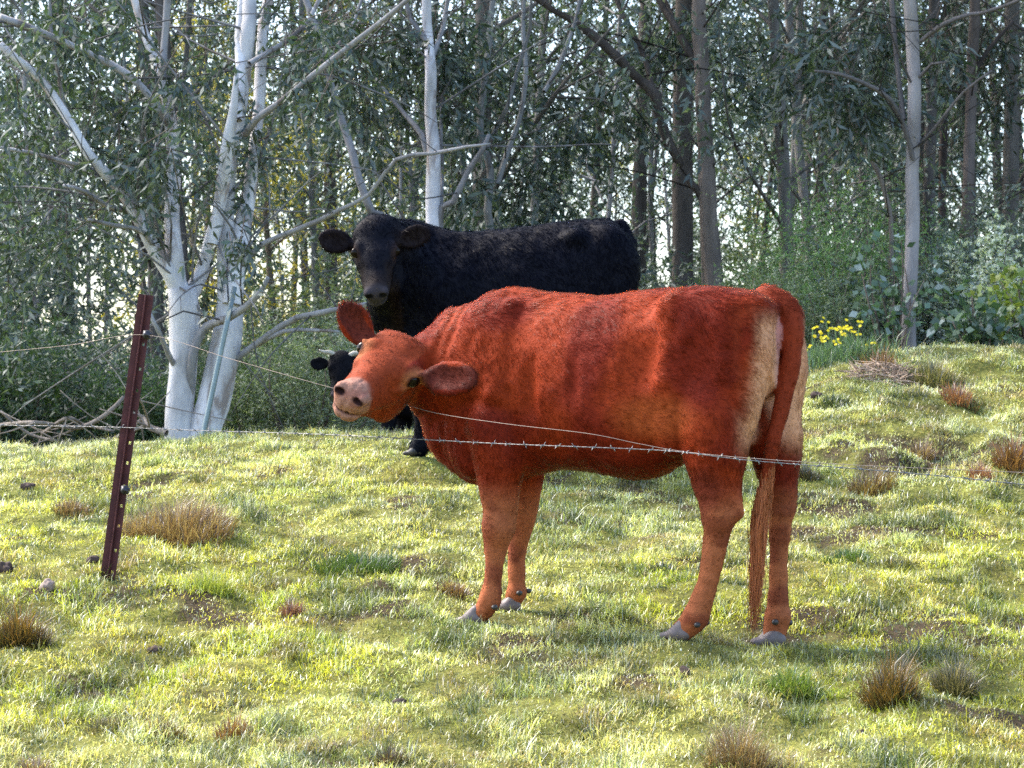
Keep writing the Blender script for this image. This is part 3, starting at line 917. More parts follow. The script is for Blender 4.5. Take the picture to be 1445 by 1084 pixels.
bfeet = [(P(588, 643, -.13), (-1, -.1, 0), .78, dew_mat), (P(637, 638, .12), (-1, -.1, 0), 1.0, dew_mat),
         (P(855, 646, -.14), (-1, -.1, 0), 1.0, dew_mat), (P(879, 638, .13), (-1, -.1, 0), 1.0, dew_mat)]
for c, *_ in bfeet:
    w = BC.world(c); _FEET.append((w[0], w[1], w[2]))
beyes = [BO + .95 * (.002 * BM[0] + .1025 * sg * BM[1] - .0455 * BM[2]) for sg in (-1, 1)]
blk, Vb, Qb, Nb, Cb, borg = finish_cow('black_cow', 'large black cow standing behind the red cow, facing the camera with ears spread', None, BC, fb, black_color, .014, bfeet, [], None, beyes, .0262)
bfur = hair_mat('black_fur', 0.38, (.45, .6, 1.0), .0, .03)
def blen(Pp, mode):
    d = Pp - BO; f = d @ BM[0]; r = d @ BM[1]; u = d @ BM[2]
    L = np.full(len(Pp), .019)
    head = (f > -.2) & (np.abs(r) < .13) & (np.abs(u + .06) < .17)
    L = np.where(head, .006 + .012 * sstep(0, -.15, f), L)
    L = np.where(head & (f > .2), 0, L)
    for sg in (-1, 1):
        L = np.where(np.sqrt(f ** 2 + (r - .1 * sg) ** 2 + (u + .044) ** 2) < .034, 0, L)
    return L
def bflow(Pp):
    d = Pp - BO; f = d @ BM[0]; r = d @ BM[1]; u = d @ BM[2]
    head = (f > -.2) & (np.abs(r) < .13) & (np.abs(u + .06) < .17)
    D = np.tile(np.array([.45, 0, -.9]), (len(Pp), 1))
    return np.where(head[:, None], -BM[0][None] + BM[1][None] * r[:, None] * 5, D)
if True:
    Cb2 = Cb * 1.0
    make_hair('coat', Vb, Qb, Nb, Cb2, 110000, blen, bflow, bfur, blk, borg, BC, rad=.0012, lift=.3, seed=21, jit=.12, clump=.03)

KC = CowFrame(590, 16.6, 2)
P = KC.P
fk = Field([-0.80, -0.85, 1.25], [0.75, 0.42, 2.35], 0.012)
ST = [(520, 520, 565, .08), (545, 508, 585, .13), (580, 508, 592, .17), (640, 508, 598, .19), (680, 508, 590, .17), (700, 520, 570, .10)]
S_, T_, B_, W_ = [], [], [], []
for px, a, b, w in ST:
    q = P(px, a, 0); S_.append(q[0]); T_.append(q[2]); B_.append(P(px, b, 0)[2]); W_.append(w)
fk.loft(S_, T_, B_, W_)
KG = 655
build_legs(fk, KC, [[(548, 580, -.10, .07), (549, 610, -.1, .04), (548, 640, -.1, .032), (546, 650, -.1, .034)],
                    [(570, 580, .10, .07), (571, 610, .1, .04), (570, 640, .1, .032), (568, 650, .1, .034)],
                    [(680, 570, -.10, .09), (686, 610, -.1, .045), (684, 640, -.1, .034), (681, 650, -.1, .034)],
                    [(690, 570, .10, .08), (698, 610, .1, .045), (696, 640, .1, .034), (693, 650, .1, .034)]], .02)
KF = unit([-.08, -.42, -.9]); KR = unit([1, 0, 0]); KR = unit(KR - KF * (KR @ KF)); KU = np.cross(KF, KR); KU = KU if KU[1] < 0 else -KU
KM = np.stack([KC.dir(KF), KC.dir(KR), KC.dir(KU)])
KO = KC.W(480, 518, 16.1)
fk.chain([P(555, 545, 0), P(520, 530, -.1), KC.W(486, 520, 16.28)], [.17, .13, .09], .05)
ke1 = (KC.W(466, 513, 16.2), KC.W(437, 514, 16.18), KC.dir([0, -1, .1]), .05)
ke2 = (KC.W(494, 510, 16.2), KC.W(522, 508, 16.18), KC.dir([0, -1, .1]), .05)
head_prims(fk, KO, KM, .80, [ke1, ke2], nostril=True)
kfeet = [(P(545, KG, -.1), (-1, 0, 0), .85, dew_mat), (P(567, KG, .1), (-1, 0, 0), .85, dew_mat), (P(680, KG, -.1), (-1, 0, 0), .85, dew_mat), (P(692, KG, .1), (-1, 0, 0), .85, dew_mat)]
for c, *_ in kfeet:
    w = KC.world(c); _FEET.append((w[0], w[1], w[2]))
def kcol(V, Nv):
    c = np.tile(np.array([.003, .003, .006]), (len(V), 1))
    f = (V - KO) @ KM[0]
    w = (sstep(.17, .19, f) * (np.linalg.norm(V - KO, axis=1) < .3))[:, None]
    return c * (1 - w) + np.array([.06, .05, .06]) * w
keyes = [KO + .8 * (.002 * KM[0] + .095 * sg * KM[1] - .05 * KM[2]) for sg in (-1, 1)]
calf, Vk, Qk, Nk, Ck, korg = finish_cow('black_calf', 'small black calf with short pale horns, mostly hidden behind the red cow\'s head', None, KC, fk, kcol, .01, kfeet, [], None, keyes, .017, cat='calf')
horn_mat = flat_mat('pale_horn', (.42, .39, .33), rough=.5, nscale=30, namt=.25)
for sg in (-1, 1):
    tb = Tubes()
    a = KC.world(KO + KM[0] * -.10 + KM[1] * .045 * sg + KM[2] * -.02)
    tb.add([a, a + np.array([.045 * sg, 0, .022]), a + np.array([.085 * sg, -.01, .024]), a + np.array([.118 * sg, -.02, .040])], [.019, .018, .013, .004], 10, .01)
    tb.build('horn', horn_mat, calf, korg)
if True:
    make_hair('coat', Vk, Qk, Nk, Ck, 22000, lambda p, m: np.where(((p - KO) @ KM[0] > .16) & (np.linalg.norm(p - KO, axis=1) < .3), 0, .012), lambda p: np.tile(np.array([.45, 0, -.9]), (len(p), 1)), bfur, calf, korg, KC, rad=.0016, lift=.3, seed=31, jit=.2)
# ---------------------------------------------------------------- ground sheet
def axis_lines(a, b, step, lo, hi, grow=1.12):
    v = list(np.arange(a, b + 1e-6, step)); s_ = step
    while v[-1] < hi:
        s_ *= grow; v.append(v[-1] + s_)
    s_ = step; w = []
    x = a
    while x > lo:
        s_ *= grow; x -= s_; w.append(x)
    return np.array(w[::-1] + v)

xs = axis_lines(-4.6, 4.6, .035, -160, 160)
ys = axis_lines(4.6, 18.5, .04, -60, 240)
GX, GY = np.meshgrid(xs, ys)
GZ = ground_adj(GX, GY)
nV = np.stack([GX, GY, GZ], -1).reshape(-1, 3)
m_, n_ = GX.shape
ii = np.arange(m_ - 1)[:, None] * n_ + np.arange(n_ - 1)[None]
gf = np.stack([ii, ii + 1, ii + n_ + 1, ii + n_], -1).reshape(-1, 4)

def pasture(x, y):
    """1 on the grazed slope, 0 under the trees"""
    e = 15.6 + 1.3 * sstep(.08, .2, x / np.maximum(y, 1)) + 1.2 * (fbm(x, y, None, .5, 44, 2) - .5)
    return sstep(e + 1.2, e - .6, y)
pa = pasture(GX, GY).ravel()[:, None]
tone = fbm(nV[:, 0], nV[:, 1], None, 2.2, 21, 3)[:, None]
soil = np.array([.05, .036, .022]); moss = np.array([.14, .14, .035]); litter = np.array([.07, .052, .034])
gc = (soil * sstep(.40, .28, tone) + moss * sstep(.28, .40, tone)) * pa + litter * (1 - pa)
ground_mat = attr_mat('ground_soil', rough=.95, spec=.1, noise_amt=.5, noise_scale=9, bump=.02, bump_scale=35)
gnd = np_mesh('ground', nV, gf, ground_mat, None, gc, True)
tag(gnd, kind='structure')

def foliage_mat(name, trans=.35, rough=.45, gloss=.10, tint=(1.0, 1.15, .45)):
    m, nt, out = new_mat(name)
    a = N_(nt, 'ShaderNodeAttribute', attribute_name='Col')
    d = N_(nt, 'ShaderNodeBsdfDiffuse'); t = N_(nt, 'ShaderNodeBsdfTranslucent'); g = N_(nt, 'ShaderNodeBsdfGlossy', Roughness=rough)
    mul = N_(nt, 'ShaderNodeMix', data_type='RGBA', blend_type='MULTIPLY'); mul.inputs[0].default_value = 1
    mul.inputs[7].default_value = (*tint, 1)
    m1 = N_(nt, 'ShaderNodeMixShader'); m1.inputs[0].default_value = trans
    m2 = N_(nt, 'ShaderNodeMixShader'); m2.inputs[0].default_value = gloss
    L = nt.links.new
    L(a.outputs['Color'], d.inputs[0]); L(a.outputs['Color'], mul.inputs[6]); L(mul.outputs[2], t.inputs[0])
    g.inputs[0].default_value = (.8, .85, .9, 1)
    L(d.outputs[0], m1.inputs[1]); L(t.outputs[0], m1.inputs[2]); L(m1.outputs[0], m2.inputs[1]); L(g.outputs[0], m2.inputs[2])
    L(m2.outputs[0], out.inputs[0])
    return m

grass_mat = foliage_mat('grass_blade', .42, .35, .07, (1.1, 1.2, .6))

def blade_mesh(name, B, H, W, lean, az, bend, C, mat, parent=None, origin=None, tipC=None):
    """B (n,3) bases; each blade is a bent strip of two faces"""
    n = len(B)
    d = np.stack([np.cos(az), np.sin(az), np.zeros(n)], -1)
    sd_ = np.stack([-np.sin(az), np.cos(az), np.zeros(n)], -1)
    r = np.random.default_rng(len(B))
    tw = r.random(n)[:, None] * 2 - 1
    sd_ = sd_ * (1 - abs(tw) * .5) + d * tw * .6
    up = np.array([0, 0, 1.0])
    mid = B + (up * np.cos(lean)[:, None] + d * np.sin(lean)[:, None]) * (H * .55)[:, None]
    l2 = lean + bend
    tip = mid + (up * np.cos(l2)[:, None] + d * np.sin(l2)[:, None]) * (H * .5)[:, None]
    w = W[:, None] * .5
    V = np.stack([B - sd_ * w, B + sd_ * w, mid - sd_ * w * .8, mid + sd_ * w * .8, tip], 1).reshape(-1, 3)
    o = (np.arange(n) * 5)[:, None]
    loops = (o + np.array([0, 1, 3, 2, 2, 3, 4])).ravel()
    starts = ((np.arange(n) * 7)[:, None] + np.array([0, 4])).ravel()
    tc = C if tipC is None else tipC
    cols = np.stack([C * .8, C * .8, C * .5 + tc * .5, C * .5 + tc * .5, tc], 1).reshape(-1, 3)
    return np_mesh(name, V, None, mat, parent, cols, False, origin, loops, starts)

def grass_field(N, u0, u1, y0, y1, seed, wmul=1.0):
    r = np.random.default_rng(seed)
    u = u0 + (u1 - u0) * r.random(N); y = y0 + (y1 - y0) * r.random(N); x = u * y
    dens = fbm(x, y, None, 2.6, 71, 3); fine = fbm(x, y, None, 8.0, 72, 2)
    keep = r.random(N) < np.clip(.50 + 2.8 * (dens * .4 + fine * .6 - .36), .58, 1) * pasture(x, y)
    x, y, dens, fine = x[keep], y[keep], dens[keep], fine[keep]; n = len(x)
    z = ground_adj(x, y)
    big = fbm(x, y, None, .8, 81, 3); mid = fbm(x, y, None, 4.5, 82, 3); sm = noise(x, y, None, 22.0, 83)
    fresh = np.array([.22, .34, .04]); lime = np.array([.60, .58, .06]); straw = np.array([.66, .48, .22]); frost = np.array([.84, .86, .64]); dark = np.array([.045, .08, .02]); brown = np.array([.20, .10, .05])
    c = np.tile(lime, (n, 1))
    def mixc(col, w):
        nonlocal c
        w = np.clip(w, 0, 1)[:, None]; c = c * (1 - w) + col * w
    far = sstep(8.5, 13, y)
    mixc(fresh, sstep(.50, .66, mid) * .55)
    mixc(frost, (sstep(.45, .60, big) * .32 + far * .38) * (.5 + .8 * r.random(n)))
    mixc(straw, sstep(.50, .66, fbm(x, y, None, 2.0, 85, 3)) * .6 * r.random(n) + (r.random(n) < .12) * .8)
    mixc(frost * 1.2, (r.random(n) < .13) * .85)
    mixc(dark, (r.random(n) < .16) * .8 + sstep(.56, .7, fbm(x, y, None, 4.5, 86, 2)) * .5)
    mixc(brown, sstep(.58, .70, fbm(x, y, None, 5.2, 87, 3)) * .75 * (.4 + .6 * r.random(n)))
    dk = sstep(.52, .66, fbm(x, y, None, 7.0, 91, 3))
    mixc(np.array([.045, .07, .018]), dk * (.45 + .5 * r.random(n)))
    c = np.clip(c * (.62 + .95 * r.random(n))[:, None], 0, .85)
    H = (.014 + .026 * r.random(n) ** 1.7) * (.7 + .9 * sstep(.4, .75, fine)) * (1 + .5 * sstep(.48, .62, mid))
    H = H * (1 + .35 * dk)
    for fx, fy, fz in _FEET: H = H * (1 - .62 * np.exp(-((x - fx) ** 2 + (y - fy) ** 2) / (2 * .10 ** 2)))
    W = .0036 * (y / 7.5) ** .6 * (.7 + .6 * r.random(n)) * wmul
    lean = r.random(n) ** .7 * 1.25; az = r.random(n) * 6.283
    bend = r.random(n) * 1.5
    return np.stack([x, y, z - .004], -1), H, W, lean, az, bend, c

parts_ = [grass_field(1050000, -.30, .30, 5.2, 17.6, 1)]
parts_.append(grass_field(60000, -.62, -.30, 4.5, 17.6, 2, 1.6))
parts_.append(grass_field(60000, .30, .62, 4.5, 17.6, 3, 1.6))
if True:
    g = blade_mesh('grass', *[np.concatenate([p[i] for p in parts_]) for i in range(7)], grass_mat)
    tag(g, kind='stuff')
del parts_

def ground_px(px, py, y0=5.0, y1=19.0):
    Y = np.linspace(y0, y1, 1400); x = (px - CX) / F * Y
    pz = HY - (ground_adj(x, Y) - ZC) / Y * F
    i = np.argmax(pz <= py)
    if pz.min() > py: i = len(Y) - 1
    return np.array([x[i], Y[i], ground_adj(x[i:i + 1], Y[i:i + 1])[0]])

# ---------------------------------------------------------------- tussocks and debris
def tussock(px, py, wpx, hpx, n, base, tip, label, seed, lean=.55, name='grass_tussock', cat='tussock', thick=.0035, group='rough tussocks dotted over the pasture'):
    c = ground_px(px, py)
    Y = c[1]; Rr = wpx * .5 / F * Y; H0 = hpx / F * Y
    r = np.random.default_rng(seed)
    n = int(n)
    a = r.random(n) * 6.283; q = np.sqrt(r.random(n)) 
    wob = .6 + .8 * noise(np.cos(a) * 1.5, np.sin(a) * 1.5, None, 1.0, seed)
    x = c[0] + np.cos(a) * q * Rr * .72 * wob; y = c[1] + np.sin(a) * q * Rr * .7 * wob
    z = ground_adj(x, y) - .005
    H = H0 * (1.2 - .6 * q) * (.30 + .95 * r.random(n) ** 1.3)
    ln = (.15 + q) * lean * (.2 + 1.5 * r.random(n)); az = a + r.normal(0, .9, n)
    mixv = r.random(n)[:, None]
    C = np.array(base) * (.5 + 1.0 * r.random(n))[:, None]
    T = (np.array(tip) * mixv + C * (1 - mixv)) * (.7 + .6 * r.random(n))[:, None]
    o = blade_mesh(name, np.stack([x, y, z], -1), H, np.full(n, thick * Y / 8) * (.6 + .8 * r.random(n)), ln, az, r.random(n) * 1.0, C, grass_mat, None, c, T)
    return tag(o, label, cat, group)
DK = (.045, .05, .022); BR_ = (.16, .085, .045); OR = (.42, .20, .05); STR = (.50, .38, .20); GRN = (.12, .20, .04); LM = (.36, .42, .08); RD = (.24, .10, .07)
TUS = [
 (28, 912, 96, 66, 1300, DK, OR, 'dark brown tussock with orange tips at the left edge of the pasture'),
 (250, 758, 210, 56, 2600, BR_, STR, 'wide dry brown tussock just right of the leaning steel post'),
 (1256, 990, 92, 72, 1300, DK, OR, 'tallest dark spiky tussock in the lower right, between two lower ones'),
 (1350, 976, 84, 50, 950, DK, STR, 'small dark spiky tussock nearest the right edge, low in the photo'),
 (1120, 978, 90, 46, 1100, GRN, (.30, .30, .07), 'low green tussock in front of the red cow\'s hind hooves'),
 (1045, 1090, 115, 84, 1200, BR_, STR, 'straw-coloured tussock of long stems cut off by the bottom edge'),
 (330, 1040, 62, 38, 350, BR_, OR, 'rightmost of three small orange-brown tufts at the lower left'),
 (236, 1036, 66, 28, 350, DK, OR, 'middle one of three small orange-brown tufts at the lower left'),
 (150, 1030, 84, 28, 400, DK, STR, 'leftmost and widest of three small brown tufts at the lower left'),
 (548, 1080, 70, 34, 380, DK, RD, 'dark reddish tuft at the bottom edge, left of centre'),
 (410, 866, 50, 26, 260, RD, (.34, .20, .15), 'small round reddish tuft of dead grass in bright turf, left of the cow'),
 (1228, 696, 82, 42, 700, BR_, (.34, .30, .10), 'brown-green tussock right behind the red cow, just under the wires'),
 (1318, 534, 90, 34, 800, (.10, .11, .04), STR, 'wide olive tussock on the bank below the leafy shrub'),
 (1352, 566, 58, 30, 400, RD, OR, 'rusty small tussock half way up the right-hand bank'),
 (1432, 655, 74, 50, 600, BR_, OR, 'rust-brown tussock at the right edge beside the wires'),
 (1384, 674, 50, 24, 300, RD, OR, 'tiny red-brown tuft behind the wires near the right edge'),
 (1140, 674, 44, 20, 260, DK, BR_, 'tiny dark tuft touching the red cow\'s far hind leg'),
 (50, 1090, 80, 28, 300, BR_, STR, 'brown tuft in the bottom left corner'),
 (505, 808, 150, 36, 1600, (.06, .10, .025), GRN, 'broad low dark green tussock in front of the red cow\'s head'),
 (640, 838, 62, 24, 420, BR_, (.3, .2, .08), 'small brown tuft beside the red cow\'s front hooves'),
 (300, 832, 70, 40, 500, LM, (.42, .36, .10), 'yellow-green upright tuft right of the leaning post\'s foot'),
 (1300, 650, 60, 36, 420, BR_, STR, 'pale brown tuft on the bank above the brown-green tussock'),
 (100, 722, 70, 24, 420, BR_, STR, 'flat brown tuft left of the leaning post, on the far slope'),
 (935, 806, 60, 18, 300, DK, GRN, 'low dark tuft between the red cow\'s front and hind legs'),
 (1175, 575, 60, 22, 420, DK, GRN, 'dark green tuft on the bank right behind the red cow\'s rump'),
 (1195, 790, 90, 22, 500, (.07, .12, .025), GRN, 'low deep green tuft to the right of the red cow\'s hind hocks'),
]
for i, (px, py, w, h, n, b, t, lab) in enumerate(TUS):
    tussock(px, py, w, h, n, b, t, lab, 100 + i)
def debris(px, py, wpx, hpx, n, label, seed, col=(.30, .22, .16)):
    """heap of fallen dead stalks"""
    c = ground_px(px, py); Y = c[1]; r = np.random.default_rng(seed)
    tb = Tubes()
    for k in range(n):
        a = r.random() * 6.28; q = math.sqrt(r.random())
        p = c + np.array([math.cos(a) * q * wpx * .5 / F * Y, math.sin(a) * q * .22, 0]); 
        p[2] = ground_adj(p[0:1], p[1:2])[0] + (1 - q) * hpx / F * Y * r.random()
        d = unit([r.normal(), r.normal() * .6, r.normal() * .35]); L = .12 + .2 * r.random()
        tb.add([p - d * L * .5, p + np.array([0, 0, .015]) * r.random(), p + d * L * .5 - np.array([0, 0, .02])], [.003, .0035, .0015], 4, None, 0, np.array(col) * (.5 + 1.2 * r.random()))
    o = tb.build('dead_grass_heap', stalk_mat, None, c)
    return tag(o, label, 'dead grass')
stalk_mat = attr_mat('dry_stalk', rough=.8, spec=.2, noise_amt=.3, noise_scale=30)
debris(1245, 535, 90, 26, 130, 'heap of dead grey-brown stalks on the bank beside the yellow flowers', 5)
tussock(1243, 520, 70, 36, 350, BR_, OR, 'rusty upright tuft growing out of the heap of dead stalks', 170)

# clods, droppings and a stone
clod_mat = flat_mat('dark_earth', (.055, .035, .028), rough=.95, nscale=30, namt=.6, bump=.01)
stone_mat = flat_mat('pale_stone', (.26, .19, .16), rough=.85, nscale=25, namt=.35, bump=.006)
def lump(px, py, wpx, hpx, mat, name, cat, label, seed=1, group=None):
    c = ground_px(px, py); Y = c[1]; w = wpx / F * Y * .5; h = hpx / F * Y
    f = Field([-w * 1.6, -w * 1.6, -h], [w * 1.6, w * 1.6, h * 2.2], max(w / 9, .004))
    r = np.random.default_rng(seed)
    for k in range(7):
        p = r.uniform(-1, 1, 3) * np.array([w * .42, w * .3, h * .15])
        f.ell(p + np.array([0, 0, h * .3]), np.array([w * .45, w * .42, h * .5]) * (.6 + .6 * r.random()), None, w * .15)
    g_ = np.meshgrid(*[f.lo[i] + f.h * np.arange(f.n[i]) for i in range(3)], indexing='ij')
    f.D += ((fbm(*g_, 3.2 / w, seed, 3) - .5) * w * .5).astype(np.float32)
    V_, Q_2 = f.mesh()
    o = np_mesh(name, V_ + c, Q_2, mat, None, np.ones_like(V_), True, c)
    return tag(o, label, cat, group)
lump(66, 832, 32, 17, stone_mat, 'stone', 'stone', 'pale pinkish stone lying in the turf left of the leaning post')
CL = [(8, 808, 34, 18, 'dark earth clod at the left edge, left of the pale stone'), (38, 690, 26, 10, 'small dark clod high on the slope left of the leaning post'),
      (132, 794, 26, 8, 'dark clod right at the foot of the leaning post'), (965, 950, 20, 10, 'dark clod below the red cow\'s near hind hoof'),
      (565, 994, 26, 9, 'brown clod below centre, above the dark reddish tuft'), (1215, 1037, 20, 8, 'dark clod near the bottom, right of the straw-coloured tussock'),
      (218, 920, 26, 8, 'brown clod between the leaning post and the bottom left tufts'), (1150, 562, 26, 10, 'dark clod on the bank beside the red cow\'s rump')]
for i, (px, py, w, h, lab) in enumerate(CL):
    lump(px, py, w, h, clod_mat, 'earth_clod', 'clod', lab, 40 + i, 'dark clods in the turf')

# yellow flowers on the bank
def flowers():
    c = ground_px(1178, 512); root = empty('yellow_wildflowers', c, 'clump of tall yellow wildflowers on the bank right behind the red cow\'s rump', 'wildflowers')
    r = np.random.default_rng(8)
    n = 1500
    x = c[0] + r.normal(0, .17, n); y = c[1] + r.normal(0, .12, n)
    z = ground_adj(x, y)
    C = np.array([.13, .20, .10]) * (.5 + .8 * r.random(n))[:, None]
    blade_mesh('leaves', np.stack([x, y, z], -1), .06 + .13 * r.random(n), np.full(n, .006), r.random(n) * .8, r.random(n) * 6.28, r.random(n), C, grass_mat, root, c, C * 1.3)
    tb = Tubes(); pet = []; 
    heads = [(1147, 462), (1150, 478), (1157, 480), (1163, 479), (1166, 455), (1178, 466), (1184, 464), (1188, 467), (1192, 464), (1196, 457), (1200, 466), (1180, 477), (1183, 488), (1213, 455), (1232, 486), (1193, 472), (1172, 464), (1160, 474), (1142, 490), (1210, 470)]
    fl = []
    for px, py in heads:
        Yh = c[1] + r.normal(0, .08); p = at(px, py, Yh)
        b = np.array([p[0] + r.normal(0, .04), Yh, ground_adj(p[0:1], np.array([Yh]))[0]])
        tb.add([b, (b + p) / 2 + r.normal(0, .012, 3), p], [.003, .0025, .002], 4, None, 0, (.12, .2, .06))
        for k in range(3):
            cc = p + r.normal(0, .014, 3); fl = []
            nrm = unit([r.normal() * .5, -1, .5 + r.random()]); e1 = unit(np.cross(nrm, [0, 0, 1.])); e2 = np.cross(nrm, e1)
            for j in range(7):
                a = j / 7 * 6.283; dd = e1 * math.cos(a) + e2 * math.sin(a); ss = -e1 * math.sin(a) + e2 * math.cos(a)
                fl.append([cc, cc + dd * .009 + ss * .004 + nrm * .002, cc + dd * .012, cc + dd * .009 - ss * .004 + nrm * .002])
            np_mesh('flower', np.array(fl).reshape(-1, 3), np.arange(28).reshape(-1, 4), petal_mat, root, np.tile(np.array([.85, .68, .02]), (28, 1)), False, c)
    tb.build('stem', stalk_mat, root, c)
petal_mat = foliage_mat('petal', .3, .5, .02, (1, 1, .6))
flowers()

# ---------------------------------------------------------------- fence
rust = flat_mat('maroon_steel', (.075, .022, .022), rough=.7, metal=.0, spec=.3, nscale=22, namt=.75, bump=.0015)
galv = flat_mat('galvanised_wire', (.20, .20, .20), rough=.45, metal=.75, nscale=60, namt=.3)
plain = flat_mat('pale_wire', (.24, .19, .16), rough=.5, metal=.4, nscale=60, namt=.3)
blackp = flat_mat('black_plastic', (.012, .012, .016), rough=.35, spec=.5)
steel = flat_mat('weathered_steel', (.20, .25, .25), rough=.5, metal=.6, nscale=12, namt=.3)

def fence_post():
    import bmesh
    Yp = 8.7
    top = at(205, 416, Yp); bot = at(149, 828, Yp)
    zg = ground_adj(bot[0:1], bot[1:2])[0]
    ax = unit(top - bot); bot = bot - ax * .06
    L = np.linalg.norm(top - bot)
    root = empty('steel_fence_post', bot + ax * .06, 'leaning maroon steel star picket with a row of holes, left of the cows', 'fence post')
    org = np.array(root.location)
    # Y section: one flange towards the left-front, two behind; swept along the leaning axis with real holes
    e1 = unit(np.cross(ax, [0, 1., 0])); e1 = e1 if e1[0] > 0 else -e1
    e2 = np.cross(ax, e1); e2 = e2 if e2[1] < 0 else -e2
    bm = bmesh.new()
    holes = [.045 + .055 * k for k in range(0)]
    def slab(ang, w, t, hole_list):
        d = e1 * math.cos(ang) + e2 * math.sin(ang); nn = -e1 * math.sin(ang) + e2 * math.cos(ang)
        segs = [0.0]; 
        for h in hole_list: segs += [h - .006, h + .006]
        segs.append(L)
        a0, a1, b0, b1 = .0, w * .42, w * .42 + .011, w
        def box(u0, u1, l0, l1):
            vs = [bm.verts.new(Vector(bot + ax * l + d * u + nn * t_)) for l in (l0, l1) for u in (u0, u1) for t_ in (-t / 2, t / 2)]
            for f in ((0, 1, 3, 2), (4, 6, 7, 5), (0, 4, 5, 1), (2, 3, 7, 6), (0, 2, 6, 4), (1, 5, 7, 3)):
                bm.faces.new([vs[i] for i in f])
        if not hole_list:
            box(a0, b1, 0, L); return
        box(a0, a1, 0, L); box(b0, b1, 0, L)
        for i in range(0, len(segs), 2):
            box(a1, b0, segs[i], segs[i + 1])
    hl = [L * f for f in (.10, .17, .25, .315, .38, .455, .52, .62, .69, .76, .84)]
    slab(math.radians(10), .034, .0045, hl)
    slab(math.radians(170), .026, .0045, [])
    slab(math.radians(75), .022, .0045, [])
    bmesh.ops.recalc_face_normals(bm, faces=bm.faces)
    me = bpy.data.meshes.new('post_body'); bm.to_mesh(me); bm.free(); me.materials.append(rust)
    for v in me.vertices: v.co -= Vector(org)
    o = bpy.data.objects.new('post_body', me); COL.objects.link(o); o.parent = root
    for (px, py) in ((206, 473), (175, 692)):
        c = at(px, py, Yp - .03)
        f = Field([-.05, -.05, -.05], [.05, .05, .05], .003)
        f.ell([0, 0, 0], [.013, .016, .017], None, .004); f.ell([.012, 0, .004], [.012, .010, .008], None, .003)
        f.ell([.010, 0, -.010], [.010, .008, .006], None, .003); f.cone([.0, -.012, .004], [.018, -.016, -.004], .005, .004, .003)
        f.cone([-.006, 0, .013], [.012, -.004, .016], .006, .004, .003)
        v, q = f.mesh()
        np_mesh('insulator', v + c, q, blackp, root, np.ones_like(v), True, org)
fence_post()

def wire(name, pts, r_, mat, label, cat, barbs=False, twist=False):
    P_ = np.array([at(*p) for p in pts])
    Pr, _ = resample(P_, np.full(len(P_), r_), .03)
    rg = np.random.default_rng(len(pts))
    tb = Tubes()
    root = empty(name, P_[0], label, cat) if barbs else None
    if twist:
        s_ = np.concatenate([[0], np.cumsum(np.linalg.norm(np.diff(Pr, axis=0), axis=1))])
        sf = np.arange(0, s_[-1], .008)
        Pf = np.stack([np.interp(sf, s_, Pr[:, i]) for i in range(3)], -1)
        for ph in (0, math.pi):
            off = np.stack([np.zeros_like(sf), np.cos(sf * 120 + ph), np.sin(sf * 120 + ph)], -1) * r_ * .8
            tb.add(Pf + off, r_ * .75, 5)
    else:
        tb.add(Pr, r_, 6)
    if not barbs:
        o = tb.build(name, mat, None, P_[0]); return tag(o, label, cat)
    tb.build('strand', mat, root, P_[0])
    first = None
    k = 0
    s = .05
    while s < s_[-1]:
        c = np.array([np.interp(s, s_, Pr[:, i]) for i in range(3)])
        if first is None:
            bt = Tubes()
            for a in (.6, 2.2, 3.9, 5.4):
                dx = .003 if a < 3 else -.003
                bt.add([np.array([dx, 0, 0]), np.array([dx * 2.2, math.cos(a) * .006, math.sin(a) * .008]), np.array([dx * 3.2, math.cos(a) * .012, math.sin(a) * .013])], [.0016, .0014, .0006], 4)
            bt.add([np.array([-.005, 0, 0]), np.array([.005, 0, 0])], .0032, 6)
            first = bt.build('barb', mat, root, None); o = first
        else:
            o = first.copy(); COL.objects.link(o); o.parent = root
        o.location = Vector(c - P_[0]); o.rotation_euler = (rg.random() * 6.28, rg.normal() * .2, 0)
        k += 1; s += .066 + rg.normal() * .006
        if k > 98: break
wire('plain_fence_wire', [(-60, 502, 9.0), (0, 497, 8.9), (100, 487, 8.8), (207, 473, 8.66), (330, 508, 8.42), (467, 547, 8.17), (560, 568, 8.09), (620, 584, 7.90), (720, 599, 7.70), (830, 612, 7.52), (900, 626, 7.44), (962, 637, 7.36), (1050, 646, 7.24), (1200, 656, 7.10), (1445, 667, 6.9), (1520, 671, 6.85)], .0010, plain,
     'smooth upper fence wire pulled down under the red cow\'s chin', 'fence wire')
wire('barbed_fence_wire', [(-60, 597, 9.0), (0, 600, 8.9), (160, 603, 8.70), (290, 608, 8.5), (450, 613, 8.2), (590, 620, 7.90), (700, 626, 7.72), (800, 630, 7.55), (900, 634, 7.44), (962, 638, 7.355), (1060, 650, 7.23), (1200, 661, 7.10), (1320, 671, 7.0), (1445, 684, 6.9), (1520, 693, 6.85)], .0012, galv,
     'barbed lower fence wire crossing in front of the red cow\'s legs', 'barbed wire', True, True)
# ---------------------------------------------------------------- trees
bark_white = attr_mat('white_bark', rough=.75, spec=.2, noise_amt=.35, noise_scale=7, bump=.006, bump_scale=30, stretch=(1, 1, .35), patch=(.55, .47, .42))
bark_brown = attr_mat('brown_bark', rough=.9, spec=.1, noise_amt=.35, noise_scale=9, bump=.02, bump_scale=26, stretch=(1, 1, .25))
leaf_mat = foliage_mat('gum_leaf', .30, .5, .06, (1.0, 1.25, .5))
soft_leaf = foliage_mat('soft_leaf', .35, .55, .05, (1.0, 1.2, .5))

